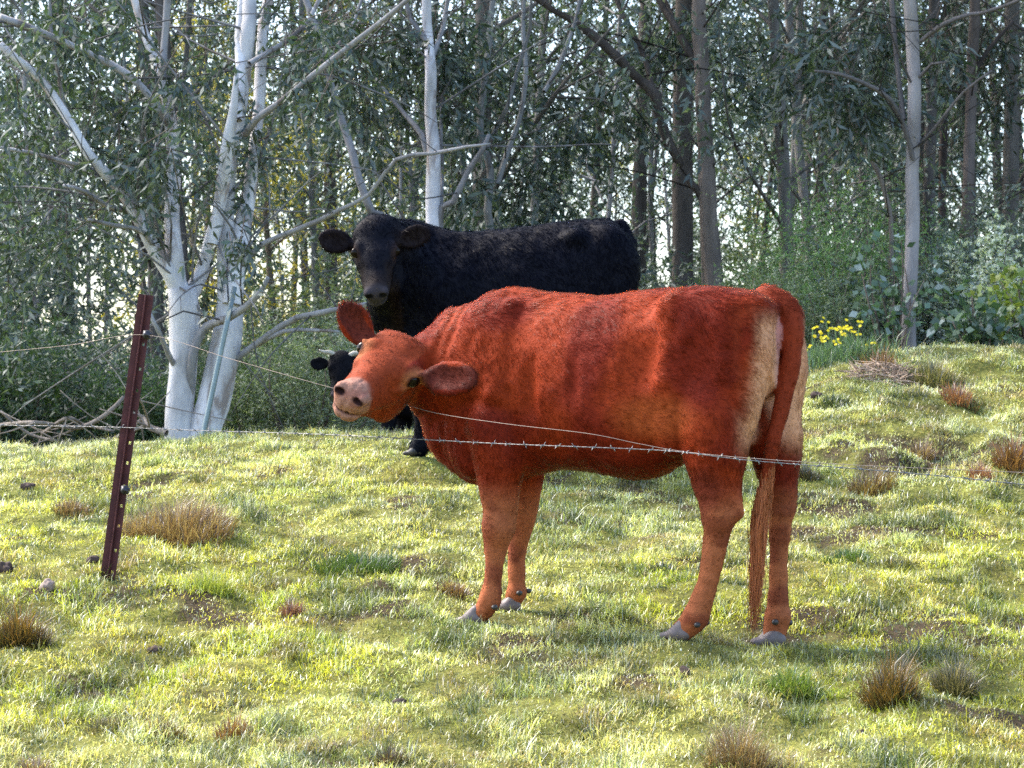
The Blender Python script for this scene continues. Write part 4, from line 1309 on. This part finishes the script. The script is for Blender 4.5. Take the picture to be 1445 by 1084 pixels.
def leaf_arrays(C, L, W, D, seed, cols, fold=.0):
    """diamond leaves: C base points, D directions"""
    n = len(C); r = np.random.default_rng(seed)
    D = D / (np.linalg.norm(D, axis=1)[:, None] + 1e-9)
    rv = r.normal(0, 1, (n, 3)); S_ = np.cross(D, rv); S_ /= np.linalg.norm(S_, axis=1)[:, None] + 1e-9
    Nn = np.cross(D, S_)
    L = L[:, None]; W = W[:, None]
    V = np.stack([C, C + D * L * .42 + S_ * W * .5 + Nn * L * .05, C + D * L - Nn * L * .06, C + D * L * .42 - S_ * W * .5 + Nn * L * .05], 1).reshape(-1, 3)
    return V, np.repeat(cols, 4, axis=0)

def sprays(centers, radii, per, leaves, length, lw, droop, seed, col, colv=.5, spray_len=.35, twigs=None, flat=1.0, twig_r=.003):
    """leafy twigs hung inside blobs; returns leaf vertices + colours"""
    r = np.random.default_rng(seed)
    Vs, Cs = [], []
    centers = np.asarray(centers); n0 = len(centers)
    idx = np.repeat(np.arange(n0), per)
    m = len(idx)
    o = r.normal(0, 1, (m, 3)); o /= np.linalg.norm(o, axis=1)[:, None]
    o *= (r.random(m) ** .45)[:, None]; o[:, 2] *= flat
    st = centers[idx] + o * np.asarray(radii)[idx][:, None]
    dr = o * .8 + r.normal(0, .45, (m, 3)) + np.array([0, 0, -droop]); dr /= np.linalg.norm(dr, axis=1)[:, None]
    sl = spray_len * (.5 + r.random(m))
    t = r.random((m, leaves))
    base = st[:, None] + dr[:, None] * (sl[:, None] * t)[..., None] + np.array([0, 0, -.35]) * (droop * sl[:, None] * t * t)[..., None]
    base = base.reshape(-1, 3)
    ld = np.repeat(dr, leaves, 0) * .6 + r.normal(0, .75, (m * leaves, 3)) + np.array([0, 0, -droop * .45])
    n = m * leaves
    L = length * (.6 + .7 * r.random(n)); W = lw * (.7 + .6 * r.random(n))
    tone = np.repeat(.65 + .7 * r.random(m), leaves) * (.75 + .5 * r.random(n))
    cc = np.asarray(col)
    c = cc[r.integers(0, len(cc), n)] if cc.ndim == 2 else np.tile(cc, (n, 1))
    V_, C_ = leaf_arrays(base, L, W, ld, seed + 1, c * (1 - colv + colv * tone)[:, None] )
    if twigs is not None:
        for k in range(0, m, max(1, m // 160)):
            twigs.add([st[k] - dr[k] * sl[k] * .6, st[k], st[k] + dr[k] * sl[k] * .9], [twig_r * 1.6, twig_r, twig_r * .4], 4, None, 0, (.10, .08, .065))
    return V_, C_

def leaf_object(name, VC, mat, parent, org):
    V_ = np.concatenate([v for v, c in VC]); C_ = np.concatenate([c for v, c in VC])
    return np_mesh(name, V_, np.arange(len(V_)).reshape(-1, 4), mat, parent, C_, False, org)

GUM = np.array([[.05, .075, .052], [.065, .095, .065], [.032, .05, .035], [.13, .155, .13]])
def traced_tree(name, label, cat, group, base_px, Y, limbs, blobs, bark, bark_col, seed, leaf=GUM, lmat=None, extend=True, per=26, leaves=9, ll=.11, lw=.020, droop=.9, grow=True):
    bx, by = base_px
    b = at(bx, by, Y); zg = ground_adj(b[0:1], b[1:2])[0]
    org = np.array([b[0], b[1], min(zg, b[2])])
    root = empty(name, org, label, cat, group)
    r = np.random.default_rng(seed)
    tb = Tubes(); tips = []
    for li, (pts, dY) in enumerate(limbs):
        n = len(pts)
        P_ = [at(p[0], p[1], Y + dY * i / max(n - 1, 1) + (0 if i == 0 else r.normal() * .03)) for i, p in enumerate(pts)]
        R_ = [p[2] * .45 / F * Y for p in pts]
        if abs(pts[0][0] - bx) < 60 and pts[0][1] >= by - 25:      # rooted: go into the ground with a flare
            q = P_[0].copy(); q[2] = org[2] - .25
            P_ = [q] + P_; R_ = [R_[0] * 1.15] + R_
        if extend and pts[-1][1] <= 8:
            d = unit(P_[-1] - P_[-2]); d = unit(d + np.array([0, 0, .25]))
            for k in range(3):
                P_.append(P_[-1] + d * 1.1 + r.normal(0, .1, 3)); R_.append(R_[-1] * .72)
            tips.append(P_[-1]); tips.append(P_[-2])
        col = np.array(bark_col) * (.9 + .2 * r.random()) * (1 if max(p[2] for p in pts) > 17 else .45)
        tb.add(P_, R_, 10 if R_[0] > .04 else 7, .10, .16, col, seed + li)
        # small side branches
        if grow:
            for k in range(int(1 + n * .9)):
                i = r.integers(1, len(P_)); s_ = P_[i - 1] + (P_[i] - P_[i - 1]) * r.random(); rr = min(R_[i] * .3, .010)
                if s_[2] < org[2] + .8: continue
                d = unit([r.normal(), r.normal() * .7, .4 + r.normal() * .5]); L = .5 + r.random() * 1.1
                e = s_ + d * L; m1 = s_ + d * L * .5 + r.normal(0, .07, 3)
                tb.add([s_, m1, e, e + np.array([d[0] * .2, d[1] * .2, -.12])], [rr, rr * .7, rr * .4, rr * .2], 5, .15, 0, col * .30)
    VC = []
    tw = tb
    cs, rs = [], []
    for (px, py, rp, dY) in blobs:
        cs.append(at(px, py, Y + dY)); rs.append(rp / F * Y)
    for t_ in tips:
        for k in range(2):
            cs.append(t_ + r.normal(0, .4, 3) + np.array([0, .3, .3])); rs.append(.4)
    if cs:
        VC.append(sprays(cs, rs, per, leaves, ll, lw, droop, seed + 9, leaf, .6, .34, tw))
        leaf_object('crown', VC, lmat or leaf_mat, root, org)
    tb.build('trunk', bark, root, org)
    return root

W_ = (.62, .60, .62)
def B(*a): return list(a)
# the large white gum on the left, two stems from one foot
wl = [
 ([(252, 622, 46), (256, 560, 46), (259, 500, 44), (261, 440, 46), (256, 405, 42)], .0),
 ([(256, 412, 34), (240, 385, 26), (215, 348, 22), (190, 300, 18), (165, 262, 16), (125, 218, 16), (100, 175, 14), (60, 115, 13), (25, 85, 12), (0, 62, 11)], -.5),
 ([(252, 420, 30), (246, 360, 27), (243, 300, 24), (245, 235, 22), (240, 175, 20), (228, 110, 15), (205, 50, 14), (190, 0, 12)], .3),
 ([(228, 110, 13), (232, 60, 12), (236, 0, 12)], .1),
 ([(262, 430, 30), (285, 385, 24), (300, 330, 22), (312, 290, 20), (320, 240, 14), (330, 190, 5)], .4),
 ([(284, 622, 50), (300, 570, 50), (312, 520, 46), (322, 470, 44), (324, 420, 40), (322, 360, 34), (318, 310, 28), (322, 240, 26), (335, 170, 26), (345, 90, 24), (350, 40, 24), (352, 0, 22)], .2),
 ([(328, 430, 34), (338, 350, 28), (350, 280, 24), (358, 220, 20), (366, 140, 18), (370, 60, 18), (378, 0, 16)], .5),
 ([(335, 170, 18), (340, 110, 18), (338, 50, 17), (342, 0, 16)], .3),
 ([(300, 345, 20), (312, 280, 20), (322, 200, 20), (330, 150, 13), (334, 95, 5)], -.2),
 ([(240, 176, 14), (215, 140, 12), (180, 105, 12), (130, 78, 11), (80, 55, 11), (30, 35, 12), (0, 25, 12)], -.4),
 ([(345, 190, 12), (362, 168, 11), (395, 145, 10), (440, 108, 10), (500, 60, 9), (545, 25, 8), (575, 0, 7)], -.6),
 ([(340, 375, 10), (370, 345, 9), (410, 328, 8), (450, 312, 8), (480, 296, 7), (520, 275, 6), (560, 225, 6), (610, 217, 6), (660, 207, 5), (692, 203, 3)], -.8),
 ([(335, 505, 12), (362, 485, 10), (395, 462, 11), (420, 448, 10), (450, 442, 9), (480, 436, 8), (520, 428, 5)], -.5),
 ([(362, 488, 8), (400, 468, 7), (440, 466, 6), (478, 468, 4)], -.4),
 ([(268, 560, 16), (272, 500, 14), (290, 462, 13), (320, 450, 13), (350, 430, 12), (368, 412, 9), (378, 392, 6)], -.6),
 ([(248, 520, 9), (238, 500, 8), (225, 470, 7), (210, 440, 6)], -.4),
 ([(165, 262, 9), (130, 240, 8), (90, 228, 7), (40, 215, 6), (0, 208, 5)], -.5),
 ([(190, 300, 9), (150, 290, 8), (120, 270, 7), (90, 262, 5)], -.7),
 ([(235, 385, 9), (205, 330, 8), (160, 318, 7), (125, 310, 5)], -.7),
 ([(352, 90, 10), (385, 70, 9), (420, 45, 8), (450, 0, 7)], .5),
 ([(100, 175, 8), (88, 140, 7), (80, 90, 6), (72, 40, 6), (70, 0, 5)], -.2),
]
wb = []
rr_ = np.random.default_rng(77)
for (px, py, rp, n) in [(230, 190, 50, 7), (190, 230, 38, 5), (250, 130, 45, 5), (160, 130, 45, 5), (90, 60, 55, 6), (40, 140, 40, 4), (30, 230, 40, 4), (120, 200, 35, 3),
                        (290, 90, 35, 3), (350, 210, 35, 3), (330, 260, 24, 2), (60, 30, 50, 5), (130, 20, 50, 5), (400, 60, 45, 4), (20, 330, 40, 4), (100, 330, 35, 3),
                        (350, 345, 22, 2), (440, 110, 40, 3), (200, 30, 40, 3), (470, 30, 45, 4), (230, 300, 30, 2), (300, 400, 20, 1), (30, 430, 40, 2)]:
    for k in range(n):
        wb.append((px + rr_.normal() * rp * .6, py + rr_.normal() * rp * .5, rp * .42, .45 * rr_.normal() + .15))
traced_tree('white_gum_tree', 'large white-barked gum with two stems from one foot, behind the leaning post', 'gum tree', None, (265, 622), 15.4, wl, wb, bark_white, (.54, .53, .54), 1, per=11, leaves=9, ll=.085, lw=.024)

T2 = [
 ('white_gum_tree', 'straight white gum trunk rising just behind the black cow\'s neck', (613, 340), 18.5,
  [([(612, 345, 24), (611, 280, 24), (612, 215, 22), (607, 160, 19), (608, 100, 18), (604, 50, 16), (602, 0, 15)], 0),
   ([(618, 330, 10), (640, 285, 10), (662, 240, 9), (682, 210, 8), (690, 190, 6)], -.3),
   ([(603, 215, 12), (595, 190, 9), (570, 160, 7), (545, 130, 6), (530, 110, 4)], .2),
   ([(610, 80, 9), (625, 40, 8), (632, 0, 7)], .2), ([(603, 60, 9), (585, 35, 8), (572, 0, 7)], 0),
   ([(622, 320, 7), (624, 250, 6), (622, 180, 6), (626, 110, 5)], .4)],
  [(600, 70, 40, 0), (640, 90, 45, .3), (560, 60, 45, .2), (660, 30, 40, 0), (555, 140, 32, .2), (640, 160, 25, -.2), (655, 260, 25, 0), (540, 210, 30, .4), (590, 20, 35, 0), (620, 60, 26, -.3)], (.46, .45, .47), bark_white),
 ('white_gum_tree', 'slim pale gum leaning left, seen above the black cow\'s head', (510, 300), 17.5,
  [([(545, 340, 14), (525, 300, 14), (507, 255, 13), (497, 215, 12), (484, 175, 11), (470, 130, 11), (460, 90, 11), (448, 45, 11), (432, 0, 10)], 0),
   ([(460, 90, 6), (480, 60, 6), (500, 30, 5), (510, 0, 5)], .2)],
  [(480, 50, 45, 0), (430, 90, 35, .2), (500, 130, 35, .2), (520, 60, 40, -.2)], (.44, .43, .45), bark_white),
 ('pale_gum_tree', 'pale gum with a forked stem right of the straight white trunk', (692, 340), 19.5,
  [([(692, 350, 12), (688, 300, 12), (692, 240, 12), (678, 190, 11), (682, 130, 11), (690, 60, 10), (695, 0, 9)], 0),
   ([(702, 260, 9), (716, 215, 9), (735, 160, 8), (742, 100, 8), (738, 40, 7), (740, 0, 6)], .3),
   ([(690, 205, 8), (700, 180, 8), (716, 150, 7), (730, 100, 6), (748, 40, 6), (750, 0, 5)], -.2),
   ([(768, 130, 8), (790, 90, 8), (805, 50, 7), (818, 0, 7)], .5)],
  [(690, 100, 40, 0), (730, 60, 45, .2), (720, 180, 40, 0), (760, 140, 45, .4), (700, 270, 35, .1), (760, 230, 40, .3), (800, 180, 40, .3), (660, 140, 35, .2), (780, 290, 35, 0), (730, 280, 35, .2)], (.40, .40, .40), bark_white),
 ('brown_barked_tree', 'stout brown-barked tree right of centre with a limb reaching up left', (1003, 420), 20.5,
  [([(1008, 420, 30), (1004, 360, 30), (999, 290, 28), (996, 220, 26), (993, 150, 24), (990, 80, 24), (986, 0, 22)], 0),
   ([(962, 235, 10), (945, 205, 15), (930, 160, 16), (925, 135, 17), (890, 100, 15), (850, 62, 14), (810, 30, 12), (760, 0, 10)], -.3),
   ([(990, 100, 14), (965, 60, 12), (945, 25, 11), (930, 0, 10)], .2), ([(924, 140, 9), (912, 90, 8), (890, 40, 8), (870, 0, 7)], .2),
   ([(998, 296, 12), (985, 270, 12), (968, 250, 10)], -.05)],
  [(960, 60, 40, 0), (1040, 50, 50, .3), (900, 60, 50, .2), (860, 120, 40, 0), (1050, 120, 40, .2), (900, 160, 30, .3), (830, 170, 40, .4), (800, 100, 35, .3), (1000, 30, 40, -.3)], (.15, .125, .11), bark_brown),
 ('grey_barked_tree', 'tall grey-barked tree standing on the right with a drooping dark branch', (1285, 505), 17.6,
  [([(1282, 505, 24), (1282, 440, 22), (1285, 380, 22), (1288, 300, 22), (1287, 230, 21), (1290, 150, 21), (1288, 60, 20), (1284, 0, 20)], 0),
   ([(1288, 225, 9), (1278, 185, 8), (1255, 140, 8), (1220, 118, 7), (1185, 105, 6), (1150, 100, 4)], -.5),
   ([(1297, 205, 6), (1320, 180, 5), (1360, 130, 5), (1400, 100, 4)], -.5), ([(1300, 58, 8), (1330, 35, 7), (1370, 20, 6), (1420, 8, 6)], -.4),
   ([(1275, 170, 9), (1268, 110, 8), (1262, 50, 8), (1258, 0, 8)], .3), ([(1292, 115, 6), (1315, 90, 5), (1335, 88, 4)], -.2)],
  [(1230, 60, 50, 0), (1180, 80, 50, -.2), (1150, 40, 50, .2), (1220, 130, 35, -.3), (1330, 60, 40, .3), (1120, 90, 40, .2), (1250, 20, 40, .0), (1190, 130, 25, -.4)], (.24, .22, .215), bark_brown),
 ('brown_barked_tree', 'ribbed brown trunk right of the tall grey tree', (1360, 440), 21.5,
  [([(1358, 470, 24), (1362, 380, 22), (1366, 300, 20), (1368, 200, 18), (1372, 100, 18), (1376, 0, 17)], 0), ([(1372, 110, 8), (1395, 70, 7), (1430, 30, 6)], 0)],
  [(1400, 60, 45, 0), (1350, 30, 40, 0), (1420, 120, 40, .3), (1340, 120, 35, .4)], (.12, .10, .09), bark_brown),
 ('brown_barked_tree', 'dark slim trunk between the tall grey tree and the ribbed brown one', (1326, 440), 24.0,
  [([(1326, 470, 13), (1328, 380, 13), (1330, 250, 12), (1334, 120, 12), (1336, 0, 11)], 0), ([(1333, 150, 6), (1318, 90, 5), (1310, 40, 5)], .2)],
  [(1320, 60, 40, 0), (1350, 180, 35, 0), (1310, 230, 30, 0)], (.14, .11, .10), bark_brown),
 ('leaning_sapling', 'thin bare grey sapling leaning left in front of the dark right-hand trees', (1250, 290), 18.8,
  [([(1258, 340, 7), (1252, 285, 7), (1238, 240, 8), (1215, 200, 8), (1200, 160, 7), (1182, 110, 6), (1170, 70, 5)], 0), ([(1222, 210, 5), (1220, 160, 4), (1212, 120, 3)], .1)],
  [(1190, 90, 30, 0), (1220, 150, 22, 0)], (.36, .31, .27), bark_brown),
]
for i, (nm, lab, bpx, Y, limbs, blobs, bc, bk) in enumerate(T2):
    traced_tree(nm, lab, 'tree', None, bpx, Y, limbs, [(*b[:3],) + (b[3] + .55,) for b in blobs], bk, bc, 50 + i, per=26, leaves=10, ll=.13, lw=.028)

# pole leaning on the white gum
tb = Tubes(); pa_, pb_ = at(284, 616, 14.9), at(331, 405, 15.05)
pa_[2] = ground_adj(pa_[0:1], pa_[1:2])[0] - .03
tb.add([pa_, pb_], .019, 8, .3); o = tb.build('metal_pole', steel, None, pa_); tag(o, 'thin grey-green metal pole leaning against the large white gum', 'pole')

# ---------------------------------------------------------------- the wood behind: templates with their parts, then copies
def wood_tree(name, seed, H, r0, bark_col, leaf, lmat, nbr, per, low=.15, bark=None, lean=.5, ll=.14, lw=.034, rad=.7, fine=10, sl=.42):
    r = np.random.default_rng(seed)
    root = empty(name, (0, 0, 0), None, None)
    tb = Tubes()
    n = 9; P_ = [np.array([0, 0, -.4])]; x = np.zeros(2); dx = r.normal(0, lean * .12, 2)
    for k in range(1, n):
        dx = dx + r.normal(0, lean * .06, 2); x = x + dx
        P_.append(np.array([x[0], x[1], H * k / (n - 1)]))
    R_ = np.array([r0 * (1 - .75 * k / (n - 1)) for k in range(n)])
    P_ = np.array(P_)
    tb.add(P_, R_, 9, .3, .12, bark_col, seed)
    cs, rs = [], []
    for k in range(nbr):
        f = low + (1 - low) * (k + r.random()) / nbr
        i = f * (n - 1); i0 = min(int(i), n - 2); s_ = P_[i0] * (1 - i + i0) + P_[i0 + 1] * (i - i0)
        a = r.random() * 6.28; L = (1.0 + 1.6 * r.random()) * (1.15 - .5 * f)
        d = unit([math.cos(a), math.sin(a), .5 + .5 * r.random()])
        m1 = s_ + d * L * .5 + r.normal(0, .1, 3); e = s_ + d * L + np.array([0, 0, -.05])
        rb = .012 + r0 * .16 * (1.2 - f)
        tb.add([s_, m1, e], [rb, rb * .7, rb * .25], 5, .25, 0, np.array(bark_col) * .85)
        for j in range(2 + (r.random() < .5)):
            q = m1 + (e - m1) * r.random(); d2 = unit(d + r.normal(0, .6, 3)); e2 = q + d2 * (.5 + .6 * r.random())
            tb.add([q, (q + e2) / 2 + r.normal(0, .05, 3), e2], [rb * .45, rb * .3, rb * .12], 4, None, 0, np.array(bark_col) * .85)
            cs.append(e2); rs.append(rad * (.5 + .5 * r.random()))
        cs.append(e); rs.append(rad * (.6 + .5 * r.random()))
    tb.build('trunk', bark or bark_brown, root, (0, 0, 0))
    leaf_object('crown', [sprays(cs, rs, per, fine, ll, lw, .8, seed + 3, leaf, .6, sl)], lmat, root, (0, 0, 0))
    return root

def plant_copy(src, used, x, y, rot, sc, label, cat, group, name=None, z=None):
    if src.name in used:
        o = src.copy(); COL.objects.link(o)
        for ch in list(src.children):
            c = ch.copy(); COL.objects.link(c); c.parent = o
    else:
        o = src; used.add(src.name)
    o.location = (x, y, (ground_adj(np.array([x]), np.array([y]))[0] if z is None else z) - .05)
    o.rotation_euler = (0, 0, rot); o.scale = (sc, sc, sc)
    tag(o, label, cat, group)
    return o

used = set()
DGREY = np.array([[.068, .094, .074], [.096, .128, .098], [.045, .064, .052], [.17, .20, .17]])
GREENS = np.array([[.05, .10, .03], [.08, .13, .04], [.035, .065, .025]])
YEL = np.array([[.55, .42, .05], [.62, .50, .10], [.40, .36, .06]])
TT = [wood_tree('gum_tree', 300, 13, .085, (.13, .12, .11), DGREY, leaf_mat, 22, 8, ll=.11),
      wood_tree('gum_tree', 301, 15, .07, (.10, .09, .085), DGREY, leaf_mat, 22, 8, ll=.10, low=.22),
      wood_tree('gum_tree', 302, 12, .055, (.20, .19, .18), DGREY, leaf_mat, 18, 9, ll=.10, low=.12, lean=.9),
      wood_tree('gum_tree', 303, 14, .11, (.09, .078, .07), DGREY, leaf_mat, 20, 8, ll=.11, low=.28, lean=.3),
      wood_tree('gum_tree', 304, 11, .04, (.30, .29, .29), DGREY * 1.3, leaf_mat, 18, 9, ll=.09, low=.1, lean=1.1, bark=bark_white)]
TY = wood_tree('yellow_leaved_tree', 310, 9, .08, (.2, .16, .12), YEL, soft_leaf, 16, 7, low=.1)
r = np.random.default_rng(2024)
spots = []
tries = 0
while len(spots) < 104 and tries < 6000:
    tries += 1
    Y = 21 + 34 * r.random() ** 1.2; u = -.34 + .70 * r.random()
    x = u * Y
    if all((x - a) ** 2 + ((Y - b) * .7) ** 2 > 1.5 for a, b, *_ in spots):
        # thinner on the left and centre, denser on the right
        if u < .06 and r.random() < .42: continue
        spots.append((x, Y))
tries = 0
while len(spots) < 165 and tries < 4000:        # the wood goes on to both sides
    tries += 1
    Y = 22 + 28 * r.random(); u = (-.40 - .30 * r.random()) if r.random() < .5 else (.36 + .30 * r.random())
    if all((u * Y - a) ** 2 + ((Y - b) * .7) ** 2 > 1.8 for a, b in spots): spots.append((u * Y, Y))
for i, (x, Y) in enumerate(spots):
    k = int(r.integers(0, 5))
    plant_copy(TT[k], used, x, Y, r.random() * 6.28, .8 + .4 * r.random(), 'slim gum tree with thin grey-green foliage in the wood behind the pasture', 'gum tree', 'slim gum trees in the wood behind')
for i, (px, Y) in enumerate([(290, 40), (450, 44), (255, 46), (345, 50), (620, 52), (1130, 50), (560, 47), (395, 36), (850, 54)]):
    plant_copy(TY, used, (px - CX) / F * Y, Y, r.random() * 6.28, (.75 + .35 * r.random()), 'tree with sunlit yellow leaves glowing far back in the wood', 'tree', 'yellow-leaved trees far back in the wood')

# ---------------------------------------------------------------- undergrowth
def bush(name, label, cat, px, py, Y, w, h, col, n, seed, mat, ll=.05, lw=.014, stems=14, fine=10, sl=.25, group=None, zb=None, scol=(.14, .11, .09), droop=.2, stemr=.006, rb=.28):
    """w, h in metres; grown from the ground below pixel px"""
    x = (px - CX) / F * Y; z = ground_adj(np.array([x]), np.array([Y]))[0]
    org = np.array([x, Y, z]); r = np.random.default_rng(seed)
    root = empty(name, org, label, cat, group)
    tb = Tubes(); cs, rs = [], []
    for k in range(stems):
        a = r.random() * 6.28; q = math.sqrt(r.random()) * .5
        e = org + np.array([math.cos(a) * q * w, math.sin(a) * q * w * .7, h * (.45 + .5 * r.random()) * (1.1 - .5 * q)])
        b = org + np.array([math.cos(a) * q * w * .3, math.sin(a) * q * w * .3, -.05])
        m1 = (b + e) / 2 + r.normal(0, .08 * h, 3) + np.array([0, 0, .08 * h])
        tb.add([b, m1, e], [stemr * 1.6, stemr, stemr * .4], 5, .15, 0, np.array(scol) * (.7 + .6 * r.random()))
        for f in (.45, .7, .95):
            c = b * (1 - f) ** 2 + 2 * f * (1 - f) * m1 + f * f * e
            cs.append(c + r.normal(0, .05 * h, 3)); rs.append(rb * h * (.5 + .6 * r.random()))
    tb.build('stem', bark_brown, root, org)
    leaf_object('foliage', [sprays(cs, rs, n, fine, ll, lw, droop, seed + 1, col, .6, sl)], mat, root, org)
    return root
FEATH = np.array([[.13, .27, .06], [.19, .34, .10], [.08, .16, .04], [.25, .38, .14]])
OLIVE = np.array([[.16, .20, .11], [.11, .15, .07], [.26, .30, .20]])
BLUEG = np.array([[.16, .21, .16], [.11, .15, .12], [.30, .36, .30]])
BU = [
 ('feathery bright green bush right of the brown-barked tree', 1085, 19.5, 1.6, 1.7, FEATH, 30, .04, .008),
 ('tall feathery green bush in front of the wood, above the red cow\'s rump', 1180, 19.0, 1.7, 2.0, FEATH, 30, .04, .008),
 ('green feathery bush spreading over the black cow\'s rump', 935, 19.2, 1.8, 1.55, OLIVE, 30, .045, .010),
 ('grey-green bush directly behind the yellow flowers', 1140, 18.2, 1.3, 1.1, OLIVE, 28, .04, .010),
 ('dark bushy undergrowth at the foot of the tall grey tree', 1255, 18.9, 1.4, 1.2, BLUEG * .7, 26, .05, .018),
 ('blue-green undergrowth at the right edge behind the leafy shrub', 1440, 19.6, 1.6, 1.6, BLUEG * .7, 26, .05, .018),
 ('olive undergrowth between the grey tree and the white blossom', 1340, 20.2, 1.6, 1.5, OLIVE * .8, 26, .05, .014),
 ('grey-green bush between the white gum and the black cow\'s head', 430, 18.5, 1.4, 1.25, OLIVE, 30, .04, .010),
 ('silvery bush seen under the black cow\'s chin', 500, 19.6, 1.3, 1.35, BLUEG, 28, .04, .012),
 ('dark green bush right behind the large white gum', 360, 18.8, 1.3, 1.1, GREENS, 28, .04, .010),
 ('dark scrub at the left edge behind the leaning post', 40, 17.6, 1.6, 1.0, GREENS * .7, 24, .06, .016),
 ('dark scrub between the left edge and the leaning post', 120, 18.6, 1.5, 1.2, DGREY, 24, .07, .018),
 ('low scrub just left of the large white gum\'s foot', 205, 17.8, 1.0, .7, GREENS, 24, .05, .012),
 ('high leafy thicket behind the black cow\'s back', 770, 21.0, 2.2, 2.0, DGREY * 1.1, 30, .09, .022),
 ('leafy thicket behind the black cow\'s shoulder', 660, 22.5, 2.2, 2.0, DGREY, 28, .09, .022),
 ('leafy thicket right of the black cow\'s rump', 880, 22.0, 2.2, 2.1, DGREY, 28, .09, .022),
]
for i, (lab, px, Y, w, h, col, n, ll, lw) in enumerate(BU):
    bush('undergrowth_bush', lab, 'bush', px, 0, Y, w, h, col, n, 400 + i, soft_leaf if ll < .06 else leaf_mat, ll, lw, 16)
tb_ = [bush('low_bush', None, None, 700, 0, 24, 2.2, 1.9, OLIVE * .8, 24, 480, soft_leaf, .06, .018, 18),
       bush('low_bush', None, None, 700, 0, 24, 2.0, 2.3, DGREY * 1.1, 24, 481, leaf_mat, .08, .02, 16),
       bush('low_bush', None, None, 700, 0, 24, 2.4, 1.5, BLUEG * .9, 24, 482, soft_leaf, .06, .02, 18)]
rb_ = np.random.default_rng(99)
for i in range(76):
    Y = 22 + 22 * rb_.random(); u = -.36 + (i + rb_.random()) / 76 * .72
    plant_copy(tb_[int(rb_.integers(0, 3))], used, u * Y, Y, rb_.random() * 6.28, .9 + .8 * rb_.random(), 'low grey-green bush filling the gaps between the trunks of the wood', 'bush', 'low bushes between the trunks')
# the far side of the wood, one mass of foliage and thin stems
rw = np.random.default_rng(5)
nc = 1300
Yc = 52 + 26 * rw.random(nc); uc = -.75 + 1.5 * rw.random(nc); zc_ = -1.0 + 13 * rw.random(nc) ** 1.25
fc = np.stack([uc * Yc, Yc, zc_ + 1.0], -1)
vv, cc_ = sprays(fc, .8 + 1.0 * rw.random(nc), 14, 9, .26, .09, .6, 6, DGREY * 1.15, .6, .7)
fw = np_mesh('far_woodland', vv, np.arange(len(vv)).reshape(-1, 4), leaf_mat, None, cc_, False)
tag(fw, kind='stuff')
# broad-leaved shrub on the right bank and the sapling by the grey tree
BROAD = np.array([[.08, .14, .07], [.13, .20, .13], [.05, .09, .05], [.22, .28, .25]])
bush('broad_leaved_shrub', 'shrub with broad glossy leaves at the right end of the bank', 'shrub', 1385, 0, 16.2, .7, .42, BROAD, 2, 450, leaf_mat, .085, .06, 16, 5, .15)
bush('broad_leaved_shrub', 'yellow-green shrub cut by the right edge of the photo', 'shrub', 1448, 0, 16.4, .40, .62, np.array([[.30, .34, .06], [.16, .22, .06]]), 4, 451, leaf_mat, .08, .05, 8, 5, .15)
bush('broad_leaved_sapling', 'thin sapling with scattered broad leaves left of the tall grey trunk', 'sapling', 1262, 0, 17.2, .6, 1.05, BROAD, 2, 452, leaf_mat, .075, .055, 9, 4, .2, rb=.16)
# white blossom
WH = np.array([[.78, .78, .70], [.66, .67, .56], [.20, .25, .16]])
for lab, px, Y, h, sd_2, w in [('shrub topped with white blossom in front of the ribbed brown trunk, right', 1412, 18.2, 1.35, 460, .5), ('smaller white-blossomed shrub between the grey tree and the ribbed trunk', 1342, 18.8, 1.25, 461, .4),
                            ('pale blossoming shrub just right of the brown-barked tree\'s foot', 1040, 20.0, 1.05, 462, .6)]:
    bush('blossoming_shrub', lab, 'shrub', px, 0, Y, w, h, WH, 20, sd_2, soft_leaf, .036, .028, 8, 9, .10, rb=.12)

# fallen dead branches behind the crest on the left
def dead_branches(label, traces, Y, seed):
    org = at(traces[0][0][0], traces[0][0][1], Y); root = None
    tb = Tubes(); r = np.random.default_rng(seed)
    for tr in traces:
        P_ = [at(px, py, Y + r.normal() * .12) for px, py, w in tr]; R_ = [w * .36 / F * Y for *_, w in tr]
        tb.add(P_, R_, 7, .08, .2, (.19, .165, .145), seed)
        for k in range(4):
            i = r.integers(0, len(P_)); d = unit(r.normal(0, 1, 3) * np.array([1, .5, .7])); L = .3 + .5 * r.random()
            tb.add([P_[i], P_[i] + d * L * .5 + r.normal(0, .03, 3), P_[i] + d * L], [R_[i] * .5, R_[i] * .3, .003], 5, .1, 0, (.26, .22, .19))
    o = tb.build('fallen_branch', bark_brown, None, org); tag(o, label, 'branch')
dead_branches('bare grey fallen branches lying behind the crest left of the leaning post', [[(0, 600, 8), (50, 596, 8), (110, 604, 9), (150, 585, 9), (175, 560, 7)], [(60, 612, 7), (95, 590, 7), (120, 600, 6), (160, 608, 5)], [(0, 580, 5), (40, 612, 6), (80, 622, 6)]], 15.2, 3)
dead_branches('pale dead branch sticking out left of the white gum\'s foot', [[(235, 612, 14), (212, 604, 12), (200, 588, 8), (180, 580, 5)], [(205, 600, 7), (180, 612, 6), (160, 618, 4)]], 14.9, 4)
